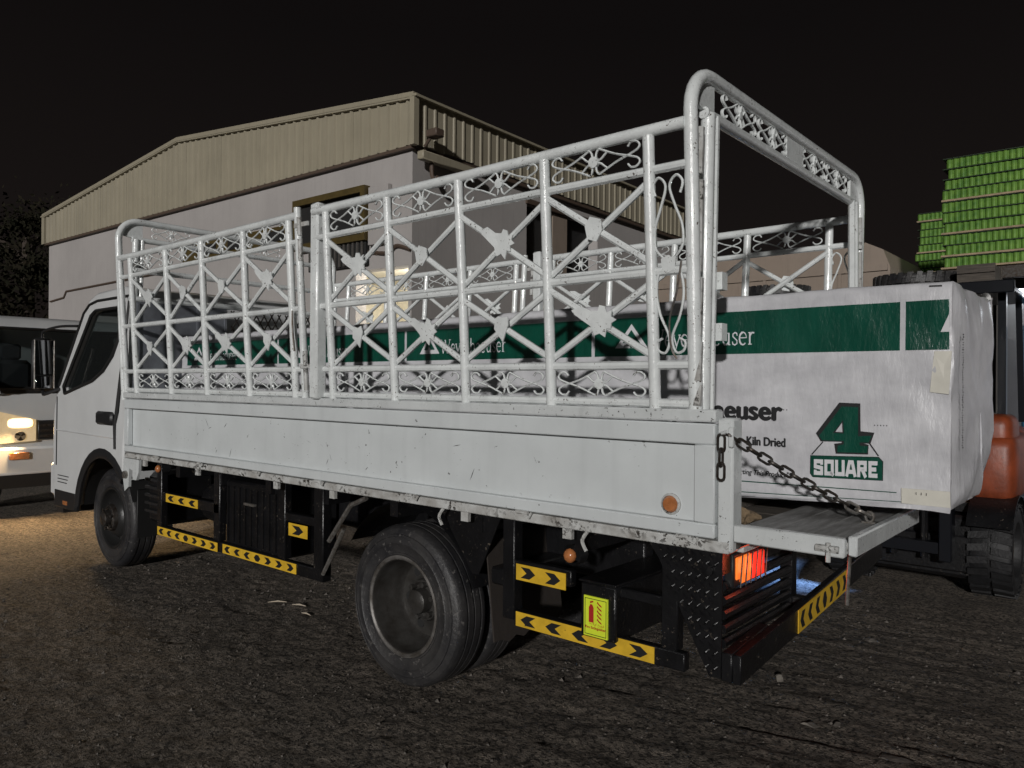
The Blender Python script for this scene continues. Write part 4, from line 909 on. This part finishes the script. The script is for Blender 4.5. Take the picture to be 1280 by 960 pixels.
def chev_rear(y0, y1, z0, z1, n):
    g = MB(); g.box(.1255, .1285, y0, y1, z0, z1); w = (y1-y0)/n; h = z1-z0
    for k in range(n):
        yc = y0+w*(k+.5); d = -1 if k < (n-1)/2-.2 else 1 if k > (n-1)/2+.2 else 0; a = w*.30; b = h*.36; zc = (z0+z1)/2
        poly = [(-a, b), (a*.2, b), (a, 0), (a*.2, -b), (-a, -b), (-a*.2, 0)] if d > 0 else [(a, b), (-a*.2, b), (-a, 0), (-a*.2, -b), (a, -b), (a*.2, 0)] if d < 0 else [(-a*.4, b), (a*.4, b), (a, 0), (a*.4, -b), (-a*.4, -b), (-a, 0)]
        g.prism(poly, lambda u, v, s: (.129+.001*s, yc+u, zc+v), 1)
    g.v = [(x, y, z+TILT*(y-.03)) for x, y, z in g.v]
    return g.build('reflective_strip', [YEL, INK], bp_, smooth=False)
chev_rear(.575, 1.20, .497, .591, 7)
lb = MB().box(.0, .02, .06, .10, .50, .955).build('lamp_board', BLACK, TR)
for k in range(5): z = .60+k*.052; MB().tube([(.02, .10, z), (.02, .75, z)], .018, 9).build('board_tube', BLACK, lb)
MB().box(-.02, .035, .755, .81, .56, .955, bev=.004).build('board_post', BLACK, lb)
MB().box(.0, .03, .812, 1.85, .88, .955, bev=.004).build('board_rail', BLACK, lb)
tl = MB().box(.012, .05, .13, .40, .80, .925, bev=.006).build('tail_lamp', PLASTIC, TR)
MB().box(.051, .064, .255, .385, .812, .908, bev=.005).build('red_lens', REDL, tl); MB().box(.051, .064, .175, .258, .812, .913, bev=.005).build('orange_lens', ORL, tl); MB().box(.051, .06, .138, .173, .83, .913, bev=.004).build('orange_lens', ORL, tl)
for k in range(6): y = .145+k*.046; MB().tube([(.07, y, .805), (.07, y+.02, .92)], .003, 5).build('lens_guard', STEEL, tl)
lamp('tail_light', 'POINT', 0.6, (1.0, 0.12, 0.05), (.11, .29, .86), TR, shadow_soft_size=0.04)
# mudguards and flap by the rear wheels
mg = MB(); pr = [(WX_, z) for WX_, z in []]
for ya, yb2 in ((.08, .60), (1.28, 1.80)):
    o = MB().lathe([(.505, ya), (.515, ya+.02), (.515, yb2-.02), (.505, yb2)], (-1.70, 0, .42), 'y', 24, a0=R(18), a1=R(150)).build('mudguard', BLACK, TR)
    g = MB(); pl_ = [(ya, .84), (yb2, .84), (yb2, .37)]+[(yb2-(yb2-ya)*t/10, .34+(.02 if t % 2 else 0)) for t in range(1, 10)]+[(ya, .36)]
    g.prism(pl_, lambda u, v, s: (-1.14+.008*s+.12*(.84-v), u, v)); g.build('mud_flap', mat('flap_rubber', (.03, .024, .02), .75, bump=.2, bscale=20), TR)
MB().tube([(-2.32, .03, .47), (-2.16, .05, .74)], .012, 6).build('mudguard_stay', STEELL, TR); MB().tube([(-2.28, .04, .66), (-2.10, .05, .88), (-1.98, .06, .93)], .014, 6).build('mudguard_stay', STEELL, TR)
g = MB(); g.prism([(-1.42, .95), (-1.02, .95), (-1.16, .66), (-1.20, .66)], lambda u, v, s: (u, .06+.006*s, v)); g.build('mudguard_wing', BLACK, TR)

# ------------------------------------------------------------------ wrapped lumber pack
LX0, LX1, LY0, LY1, LZ0, LZ1 = -4.76, 0.696, 0.40, 1.20, 1.088, 1.906
def disp(x, z):
    e = max(0.0, (x-0.25)/0.45)
    p = min(1.0, max(0.0, max(abs(x-.08)-.44, abs(z-1.325)-.185)/.08)); p = .02+.98*p*p*(3-2*p)
    return .6*p*(.005*math.sin(2.3*x+1+1.5*z)*math.sin(5*z+.6*x)+.0028*math.sin(8.5*x+5.5*z+1.3*math.sin(3*x))+.0016*math.sin(21*x-9*z+2*math.sin(5*x+z))
            + .004*e*math.sin(30*(z-1.1)+9*(x-.7)+2*math.sin(9*x)) + .0022*math.sin(40*x+6*math.sin(4*z))*max(0, math.sin(3.1*x+4*z)))
def zlift(x, z): return .040*min(1, max(0, (x+.15)/.8))*min(1, max(0, 1-(z-LZ0)/.11))
LP = thing('lumber_package', 'long white wrapped lumber pack with green printed band overhanging the truck tailgate', 'lumber', (-2, .85, LZ0))
LO = (-2, .85, LZ0)
rc = .018; ring = []
def rside(a, b, n): return [tuple(a[k]+(b[k]-a[k])*i/n for k in range(2)) for i in range(n)]
ring += rside((LY0, LZ0+rc), (LY0, LZ1-rc), 30)+[(LY0, LZ1-rc), (LY0+rc*.3, LZ1-rc*.3)]+rside((LY0+rc, LZ1), (LY1-rc, LZ1), 14)+[(LY1-rc, LZ1), (LY1-rc*.3, LZ1-rc*.3)]
ring += rside((LY1, LZ1-rc), (LY1, LZ0+rc), 10)+[(LY1, LZ0+rc), (LY1-rc*.3, LZ0+rc*.3)]+rside((LY1-rc, LZ0), (LY0+rc, LZ0), 8)+[(LY0+rc, LZ0), (LY0+rc*.3, LZ0+rc*.3)]
NX = 230; nr = len(ring); vs = []; fs = []; cy, cz = (LY0+LY1)/2, (LZ0+LZ1)/2
for i in range(NX+1):
    x = LX0+(LX1-LX0)*i/NX
    for (y, z) in ring:
        d = disp(x, z) if y < LY0+.3 else .6*disp(x+3, z+y)
        ny = -1 if y < LY0+.012 else 1 if y > LY1-.012 else 0; nz = 1 if z > LZ1-.012 else 0
        sg2 = -.010*math.sin(math.pi*(y-LY0)/(LY1-LY0)) if nz else 0
        tt = min(1, max(0, (x-LX1+.35)/.35)); y = min(y, LY1-tt*1.3*max(0, LZ0+.24-z))
        vs.append((x, y+ny*d, z+nz*d*.7+sg2+zlift(x, z)))
for i in range(NX):
    for k in range(nr): fs.append((i*nr+k, i*nr+(k+1) % nr, (i+1)*nr+(k+1) % nr, (i+1)*nr+k))
g = MB(); g.add(vs, fs)
for (xe, base, sgx) in ((LX1, NX*nr, 1), (LX0, 0, -1)):
    prev = [base+k for k in range(nr)]
    for st in (.985, .95, .9, .82, .72, .6, .46, .3, .12):
        cur = []
        for (y, z) in ring:
            an = math.atan2(z-cz, y-cy); y = min(y, LY1-(1.3 if sgx > 0 else 0)*max(0, LZ0+.24-z)); yy, zz = cy+(y-cy)*st, cz+(z-cz)*st
            bl_ = .022*(1-st**5)+.010*math.sin(7*an+5*st)*(st**2)*(1-st)*4+.006*math.sin(22*yy+3*math.sin(6*zz))*st**2+.010*max(0, 1-abs(an+2.2)/.5)*st*(1-st)*6
            g.v.append((xe+sgx*bl_, yy, zz+zlift(xe, zz))); cur.append(len(g.v)-1)
        for k in range(nr): g.f.append((prev[k], prev[(k+1) % nr], cur[(k+1) % nr], cur[k])); g.m.append(0)
        prev = cur
    g.f.append(tuple(prev)); g.m.append(0)
off(g, LO).build('wrap', WRAP, LP, ang=60)
PR = lambda x, z, e=.0016: (x, LY0-disp(x, z)-e, z+zlift(x, z))
def pr_build(name, m, lst, e=.0016):
    g = MB()
    for vs_, fs_ in lst: g.add([PR(u, v, e) for u, v in vs_], fs_)
    return off(g, LO).build(name, m, LP, smooth=False, recalc=False)
def quad_strip(x0, x1, z0, z1, m, name, e=.0016):
    g = MB(); n = max(2, int((x1-x0)/.025)); k = max(1, int((z1-z0)/.025)); g.grid(lambda a, b: PR(x0+(x1-x0)*a, z0+(z1-z0)*b, e), n, k); return off(g, LO).build(name, m, LP, ang=80)
BZ0, BZ1 = 1.672, 1.842; PER = 1.305
seps = [.545-PER*k for k in range(5)]
ends = [.689]+seps
for k in range(5):
    a = seps[k]+.010 if k < 5 else LX0; b = (.689 if k == 0 else seps[k-1]-.008)
    quad_strip(max(a, LX0+.02), b, BZ0, BZ1, GREENP, 'green_band')
T_, t_ = .17, .075
def arcp(cx, cy_, rx_, ry, a0, a1, n=12): return [(cx+rx_*math.cos(R(a0+(a1-a0)*i/n)), cy_+ry*math.sin(R(a0+(a1-a0)*i/n))) for i in range(n+1)]
GLY = {
 'W': (1.95, [([(.02, 1.5), (.52, 0)], T_), ([(.52, 0), (.95, 1.4)], t_), ([(.80, 1.5), (1.28, 0)], T_), ([(1.28, 0), (1.75, 1.5)], t_), ([(-.15, 1.48), (.25, 1.48)], t_), ([(1.55, 1.48), (1.95, 1.48)], t_)]),
 'e': (.98, [(arcp(.45, .5, .38, .5, 5, 315), [t_]*2+[.1]*2+[T_]*6+[.11]*3), ([(.1, .56), (.82, .56)], t_)]),
 'y': (1.0, [([(.08, 1), (.48, .05)], T_), ([(.9, 1), (.48, 0), (.30, -.42), (.05, -.46)], t_+.02), ([(-.05, .98), (.28, .98)], t_), ([(.7, .98), (1.0, .98)], t_)]),
 'r': (.78, [([(.2, 0), (.2, 1)], T_), ([(.24, .7), (.4, .95), (.66, .93)], .12), ([(.02, .03), (.42, .03)], t_), ([(.03, .95), (.2, .97)], t_)]),
 'h': (1.12, [([(.2, 0), (.2, 1.55)], T_), ([(.24, .75), (.42, .95), (.62, .97), (.8, .82), (.85, .6)], .11), ([(.85, .7), (.85, 0)], T_), ([(.02, .03), (.4, .03)], t_), ([(.66, .03), (1.05, .03)], t_)]),
 'a': (.96, [([(.14, .78), (.3, .97), (.55, .96), (.66, .75)], .11), ([(.66, .8), (.66, .1), (.84, .03)], T_), ([(.66, .58), (.32, .5), (.14, .26), (.26, .04), (.48, .06), (.66, .24)], .12)]),
 'u': (1.12, [([(.2, 1), (.2, .28), (.34, .05), (.58, .05), (.8, .25)], .14), ([(.82, 1), (.82, 0)], T_), ([(.02, .97), (.2, .97)], t_), ([(.64, .97), (.82, .97)], t_), ([(.82, .03), (1.0, .03)], t_)]),
 's': (.8, [([(.62, .74), (.58, .93), (.38, 1.0), (.16, .88), (.16, .68), (.38, .52), (.6, .36), (.6, .12), (.38, 0), (.14, .08), (.1, .28)], .11)]),
}
def serif_word(word, x0, z0, width, xh):
    tot = sum(GLY[c][0] for c in word); k = width/tot; out = []; p = 0
    for c in word:
        adv, st = GLY[c]
        for pts, w in st:
            vs_, fs_ = ribbon(pts, w); out.append(([(x0+(p+u)*k, z0+v*xh) for u, v in vs_], fs_))
        p += adv
    return out
for k in range(1, 5):
    s0 = seps[k]
    if s0 < LX0-.2: continue
    if s0+.30 > LX0+.15:
        tri = [(s0+.122, 1.708), (s0+.287, 1.708), (s0+.205, 1.815)]
        tree_ = [(s0+.160, 1.730), (s0+.200, 1.730), (s0+.200, 1.709), (s0+.210, 1.709), (s0+.210, 1.730), (s0+.249, 1.730), (s0+.205, 1.788)]
        pr_build('printed_logo', WPRINT, [(tri, [(0, 1, 2)])], .0028)
        pr_build('printed_logo_tree', GREENP, [(tree_, [(0, 1, 5, 6), (2, 3, 4, 1)])], .0038)
        pr_build('printed_name', WPRINT, serif_word('Weyerhaeuser', s0+.297, 1.708, .475, .050), .0028)
pr_build('printed_logo', WPRINT, [([(.663, 1.732), (.689, 1.732), (.689, 1.792)], [(0, 1, 2)])], .0028)
# big number and word mark
g4 = [(0.3432, 1.4704), (0.4007, 1.4691), (0.4014, 1.364), (0.4472, 1.368), (0.4373, 1.3432), (0.4067, 1.3415), (0.4068, 1.3306), (0.4348, 1.3296), (0.4325, 1.3051), (0.3286, 1.3011), (0.331, 1.3262), (0.3522, 1.3318), (0.3521, 1.3439), (0.2743, 1.3425), (0.2632, 1.3587)]
h4 = [(0.3489, 1.4209), (0.3519, 1.3715), (0.3131, 1.3724)]
b4 = [(0.3341, 1.4845), (0.4078, 1.4828), (0.4095, 1.3824), (0.4562, 1.3792), (0.4434, 1.3392), (0.418, 1.3389), (0.4373, 1.3351), (0.4356, 1.2999), (0.3233, 1.2958), (0.3176, 1.3321), (0.3442, 1.3369), (0.3442, 1.3407), (0.2689, 1.3383), (0.2511, 1.3677)]
hb4 = [(0.345, 1.411), (0.347, 1.376), (0.322, 1.3765)]
bx4 = [(0.2334, 1.282), (0.4693, 1.2914), (0.4838, 1.2764), (0.4833, 1.2113), (0.2423, 1.2041), (0.2322, 1.2174)]
def flat(o): v, f = fill2d(o); return [(a, b) for a, b, c in v], f
pr_build('printed_number_outline', INK, [flat([b4, hb4])], .0030)
pr_build('printed_number', GREENP, [flat([g4, h4])], .0042)
cxb, czb = .358, 1.247
pr_build('printed_box_outline', INK, [flat([[(cxb+(u-cxb)*1.02, czb+(v-czb)*1.05) for u, v in bx4]])], .0026)
pr_build('printed_box', GREENP, [flat([bx4])], .0036)
pr_build('printed_line', INK, [ribbon([(0.2771, 1.337), (0.2362, 1.2867)], .0045), ribbon([(0.4398, 1.3406), (0.4702, 1.2968)], .0045)], .0030)
BW = .25
BLK = {'S': [[(.70, .66), (.70, .87), (.14, .87), (.14, .54), (.70, .46), (.70, .13), (.14, .13), (.14, .33)]], 'Q': [[(.40, .13), (.14, .13), (.14, .87), (.70, .87), (.70, .13), (.38, .13)], [(.55, .28), (.80, .02)]], 'U': [[(.14, 1), (.14, .13), (.70, .13), (.70, 1)]],
       'A': [[(.06, 0), (.30, .88), (.54, .88), (.78, 0)], [(.2, .3), (.64, .3)]], 'R': [[(.14, 0), (.14, .87), (.68, .87), (.68, .48), (.14, .48)], [(.42, .48), (.72, 0)]], 'E': [[(.74, .87), (.14, .87), (.14, .13), (.74, .13)], [(.14, .5), (.64, .5)]]}
A00, A01, A10, A11 = [Vector(p) for p in ((0.245, 1.2111), (0.2446, 1.2703), (0.4758, 1.2181), (0.4754, 1.2785))]
lst = []
for i, c in enumerate('SQUARE'):
    for pts in BLK[c]:
        vs_, fs_ = ribbon(pts, BW); q = []
        for u, v in vs_:
            U = (i+u/.86*.93)/6; b_ = A00.lerp(A10, U); t2 = A01.lerp(A11, U); p = b_.lerp(t2, v); q.append((p.x, p.y))
        lst.append((q, fs_))
pr_build('printed_word', WPRINT, lst, .0056)
def right_text(body, xr, z, h, bold, squeeze, name, shear=0.0):
    v, f = text2d(body, h, 0, shear); w = max(a for a, b, c in v); g = MB()
    for i, (dx, dz) in enumerate(((0, 0), (-bold, 0), (bold, 0), (0, bold*.6), (0, -bold*.6), (-bold*.6, bold*.4), (bold*.6, -bold*.4))):
        g.add([PR(xr+(a-w)*squeeze+dx, z+b+dz, .0026+.0002*i) for a, b, c in v], f)
    return off(g, LO).build(name, INK, LP, smooth=False, recalc=False)
right_text('Weyerhaeuser', .120, 1.411, .107, .0056, .98, 'printed_lettering')
right_text('Kiln Dried', .135, 1.309, .048, .0022, .78, 'printed_lettering')
right_text('Supporting This Product"', .150, 1.191, .029, .0008, .86, 'printed_lettering', .25)
quad_strip(-4.6, .53, 1.158, 1.1625, GREENP, 'printed_line', .002); quad_strip(-4.6, .695, 1.113, 1.1165, GREENP, 'printed_line', .002)
for k in range(5): pr_build('ink_dots', INK, [([(.09+.012*k, 1.45), (.094+.012*k, 1.45), (.094+.012*k, 1.454), (.09+.012*k, 1.454)], [(0, 1, 2, 3)]), ([(.455+.01*k, 1.404), (.458+.01*k, 1.404), (.458+.01*k, 1.408), (.455+.01*k, 1.408)], [(0, 1, 2, 3)])], .002)
def lab(poly, name, lift):
    g = MB(); g.prism(poly, lambda u, v, s: (u, LY0-disp(u, v)-.003-lift*s-.004*math.sin(18*u)*s, v)); return off(g, LO).build(name, PAPER, LP, smooth=False)
lab([(.645, 1.667), (.697, 1.666), (.690, 1.52), (.631, 1.527)], 'paper_label', .004); lab([(.546, 1.19), (.697, 1.192), (.699, 1.138), (.547, 1.137)], 'paper_label', .005)
for k in range(3): pr_build('label_mark', INK, [([(.594+.016*k, 1.158), (.5955+.016*k, 1.158), (.5955+.016*k, 1.172), (.594+.016*k, 1.172)], [(0, 1, 2, 3)])], .013)
pr_build('staple_mark', INK, [([(.628, 1.893), (.667, 1.892), (.667, 1.887), (.628, 1.888)], [(0, 1, 2, 3)])], .003)
rm = random.Random(5); g = MB()
for k in range(46):
    z = 1.72-k*.0085; y = LY0+.028+rm.uniform(-.006, .006); w = rm.uniform(.004, .010); h = rm.uniform(.002, .006); x = LX1+.018+.010
    g.add([(x, y, z), (x+.002, y+w, z), (x+.002, y+w, z+h), (x, y, z+h)], [(0, 1, 2, 3)])
off(g, LO).build('end_ink_marks', INK, LP, smooth=False, recalc=False)
# loose flap of wrap along the bottom edge
g = MB(); g.grid(lambda a, b: (-.15+a*.85, LY0-.004-.010*b*(1+math.sin(20*a))-.002, LZ0+.012-.020*b*(a**1.5)+zlift(-.15+a*.85, LZ0)), 30, 3); off(g, LO).build('wrap_flap', WRAP, LP)
for x, lb_ in ((-4.2, 'dark timber bearer under the cab end of the lumber pack'), (-.22, 'dark timber bearer under the lumber pack beside the burlap sack')):
    o = MB().box(x, x+.09, .36, 1.24, 1.0135, LZ0-.002, bev=.004).build('timber_bearer', DWOOD); tag(o, lb_, 'timber', 'bearers under the lumber pack')
# burlap sack on the bed floor by the rear corner
g = MB(); rb_ = random.Random(8)
def sack(a, b):
    th, ph = a*2*math.pi, (b-.5)*math.pi; r = 1+.10*math.sin(5*th+3*ph)+.07*math.sin(9*th-4*ph)
    z = math.sin(ph)*.045*r; return (math.cos(th)*math.cos(ph)*.16*r, math.sin(th)*math.cos(ph)*.10*r, max(z, -.037)+.037)
g.grid(sack, 36, 16); o = g.build('burlap_sack', BURLAP); o.location = (-.07, .22, 1.0135); tag(o, 'crumpled brown burlap sack on the truck bed floor by the rear corner', 'sack')

# ------------------------------------------------------------------ white truck parked nose to nose, headlamps on
PT = thing('parked_truck', 'white truck with lit headlamp facing us at the left edge', 'truck', (-14.96, 1.96, 0), math.pi)
make_cab(PT, True); make_running_gear(PT)
MB().box(-4.80, .1, .0, 1.88, .95, 1.03).build('bed_floor', BLACK, PT)
for y in (0.0, 1.85): MB().box(-4.8, .1, y, y+.03, 1.032, 1.45, bev=.005).build('drop_side_panel', PANEL, PT)
MB().box(-4.85, -4.81, .0, 1.88, .95, 2.2).build('headboard', PANEL, PT)
for y in (.22, 1.66):
    l_ = lamp('headlight_beam', 'SPOT', 150, (1.0, .66, .33), (-6.58, y, 1.0), PT, spot_size=R(125), spot_blend=1.0, shadow_soft_size=.06)
    l_.rotation_euler = Vector((-.75, .55, -.95)).to_track_quat('-Z', 'Y').to_euler()

# ------------------------------------------------------------------ forklift behind the tailgate, facing the truck
FK = thing('forklift', 'orange forklift with black guard standing behind the lumber pack', 'forklift', (-.177, 4.1, 0)); FK.scale = (.85, 1, 1)
for sx in (-1, 1):
    g = tyre_mb(.335, .32, axis='y', n=36, grooves=False, c=(0, 0, 0)); lug_blocks(g, .338, .32, 24, axis='y', dz=.008)
    g.v = [(sx*.585+b, a, c+.35) for a, b, c in g.v]; w = g.build('front_tyre', mat('shaded_tyre', (.009, .009, .010), .6, var=.5, scale=9, bump=.3, bscale=30), FK)  # rubber darker than the other tyres, the truck's shade is in its colour
    MB().lathe([(.195, sx*.10), (.17, sx*.06), (.08, sx*.08), (.001, sx*.09)], (sx*.585, 0, .35), 'x', 20).build('rim', STEEL, w)
    g = tyre_mb(.26, .18, axis='y', n=28); g.v = [(sx*.5+b, a+1.6, c+.27) for a, b, c in g.v]; g.build('rear_tyre', TYRE, FK)
    # arched fender
    MB().lathe([(.40, -.17), (.41, -.17), (.41, .17), (.40, .17)], (sx*.585, 0, .35), 'x', 16, a0=R(10), a1=R(150)).build('fender', BLACK, FK)
    MB().sq((sx*.49, .30, .95), (.26, .46, .25), .32).build('cowl', ORANGE, FK, ang=70); MB().sq((sx*.51, .14, 1.18), (.20, .24, .17), .45).build('cowl_top', ORANGE, FK, ang=70)
    MB().tube([(sx*.60, .12, 1.30), (sx*.58, .22, 2.28)], .045, 4).build('guard_pillar', BLUED, FK); MB().tube([(sx*.58, 1.35, 1.25), (sx*.56, 1.25, 2.28)], .04, 4).build('guard_pillar', BLUED, FK)
    MB().box(sx*.30-.05, sx*.30+.05, -.52, -.40, .30, 2.12, bev=.01).build('mast_channel', BLUED, FK)
    MB().box(sx*.22-.05, sx*.22+.05, -1.62, -.56, .93, .97, bev=.008).build('fork', STEEL, FK); MB().box(sx*.22-.05, sx*.22+.05, -.62, -.561, .971, 1.35, bev=.006).build('fork_shank', STEEL, FK)
    MB().lathe([(.05, 0), (.045, -.03), (.001, -.035)], (sx*.5, -.06, 2.2), 'y', 12).build('work_lamp', CHROME, FK)
    MB().tube([(sx*.12, -.42, .3), (sx*.12, -.42, 1.5)], .03, 8).build('lift_cylinder', BLACK, FK)
MB().box(-.56, .56, -.24, .25, .14, .60, bev=.03).build('front_axle', BLACK, FK); MB().box(-.45, .52, -.30, -.241, .20, .46, bev=.01).build('axle_plate', BLACK, FK)
MB().box(-.50, .72, -.16, -.122, .62, .695, bev=.004).build('chassis_edge', BLACK, FK)
MB().box(.30, .62, -.125, -.08, .70, .79, bev=.006).build('yellow_valve_cover', mat('hydraulic_yellow', (.75, .33, .03), .4, var=.2), FK)
MB().box(-.6, .6, .26, 1.9, .35, .70, bev=.05).build('chassis', BLACK, FK); MB().box(-.55, .55, .75, 1.55, .702, 1.12, bev=.06).build('engine_hood', ORANGE, FK); MB().sq((0, 1.85, .76), (.6, .32, .45), .35).build('counterweight', ORANGE, FK, ang=70)
MB().box(-.26, .26, .8, 1.25, 1.122, 1.24, bev=.04).build('seat', FABRIC, FK); MB().box(-.25, .25, 1.22, 1.34, 1.2, 1.65, bev=.04).build('seat_back', FABRIC, FK)
MB().box(-.66, .66, .05, 1.35, 2.281, 2.33, bev=.01).build('guard_roof', BLUED, FK)
MB().box(-.66, .70, .0, .049, 2.25, 2.345, bev=.008).build('guard_header', BLUED, FK)
MB().box(-.40, .40, -.559, -.53, 1.0, 1.38).build('carriage', BLUED, FK)
MB().box(-.64, -.60, -.26, -.13, 1.02, 1.05).build('lamp_bracket', BLACK, FK)
sp = MB().lathe([(.05, 0), (.055, -.06), (.045, -.09)], (-.62, -.24, 1.02), 'z', 12).build('blue_spot_lamp', PLASTIC, FK)
MB().lathe([(.045, -.085), (.001, -.085)], (-.62, -.24, 1.02), 'z', 12).build('lamp_lens', mat('blue_lens_lit', (.4, .6, 1), .3, emit=(.2, .45, 1.0), estr=8), sp)
l_ = lamp('blue_spot', 'SPOT', 420, (.20, .42, 1.0), (-.64, -.24, .9), FK, spot_size=R(72), spot_blend=1.0, shadow_soft_size=.03)
l_.rotation_euler = Vector((-.26, -.10, -.9)).to_track_quat('-Z', 'Y').to_euler()
for z in (.35, 2.05): MB().box(-.249, .249, -.5, -.42, z, z+.08).build('mast_cross_bar', BLUED, FK)

# ------------------------------------------------------------------ small litter on the ground
rl = random.Random(11)
def gz(x, y): return float(ground_z(np.array([[x]]), np.array([[y]]))[0, 0])
def scrap(x, y, s, a, name, label, cat, m, group, flat_=.02):
    g = MB().ball((0, 0, 0), 1, 12); cs = [(rl.uniform(-1, 1), rl.uniform(-1, 1), rl.uniform(-1, 1), rl.uniform(.25, .8)) for _ in range(16)]; out = []
    for p in g.v:
        q = Vector(p)
        for cx_, cy_2, cz_, d_ in cs:
            nrm = Vector((cx_, cy_2, cz_)).normalized(); e_ = q.dot(nrm)-d_
            if e_ > 0: q -= nrm*e_
        out.append((q.x*s, q.y*s*.65, max(-.002, q.z*flat_*.9+flat_*.2)))
    g.v = out; o = g.build(name, m, ang=25); o.location = (x, y, gz(x, y)); o.rotation_euler = (0, 0, a); return tag(o, label, cat, group)
scrap(.02, 1.0, .07, .3, 'rubble_piece', 'flat pale rubble piece near the lower right corner', 'rubble', SCRAP, None, .02)
scrap(.13, 1.06, .045, 1.2, 'rubble_piece', 'small broken rubble flake beside the flat pale one, lower right', 'rubble', SCRAP, None, .015)
scrap(.42, .93, .09, .2, 'cardboard_scrap', 'crushed grey cardboard scrap nearest the bottom right corner', 'scrap', STONE, None, .012)
scrap(-.27, 1.42, .05, .9, 'rubble_piece', 'jagged stone by the near end of the rear underrun bar', 'rubble', SCRAP, None, .03)
scrap(-.10, 2.45, .09, .4, 'rubble_piece', 'pale flat stone on the tracks behind the tailgate', 'rubble', STONE, None, .02)
for k, (x, y, a, L, lb_) in enumerate(((-3.25, .50, .4, .11, 'pale wood splinter on the dirt left of the rear wheel'), (-3.05, .42, .1, .09, 'short pale wood splinter nearest the rear wheel shadow'), (-3.42, .44, .8, .13, 'longest pale wood splinter left of the rear wheel'), (-2.62, .88, .2, .10, 'lone chip of wood just behind the front side guard'))):
    g = MB(); g.tube([(-L/2, 0, .006), (0, .006, .010), (L/2, 0, .005)], [.002, .006, .002], 5); o = g.build('wood_splinter', mat('pale_splinter', (.42, .36, .28), .8)); o.location = (x, y, gz(x, y)+.004); o.rotation_euler = (0, 0, a); tag(o, lb_, 'splinter', 'wood splinters on the ground')
g = MB()
for k in range(2600):
    x, y = rl.uniform(-6, 2), rl.uniform(-1.6, 3.2); r = rl.uniform(.003, .011)*(1 if rl.random() < .93 else 1.8); z = gz(x, y)
    vs = [(x+r*rl.uniform(.6, 1.2)*math.cos(a), y+r*rl.uniform(.6, 1.2)*math.sin(a), z) for a in (0, 1.57, 3.14, 4.71)]+[(x+r*.3, y, z+r*.8)]
    g.add(vs, [(0, 1, 4), (1, 2, 4), (2, 3, 4), (3, 0, 4)])
o = g.build('pebbles', STONE, smooth=False, recalc=False); kind(o, 'stuff'); o['label'] = 'loose pebbles scattered over the dark ground'
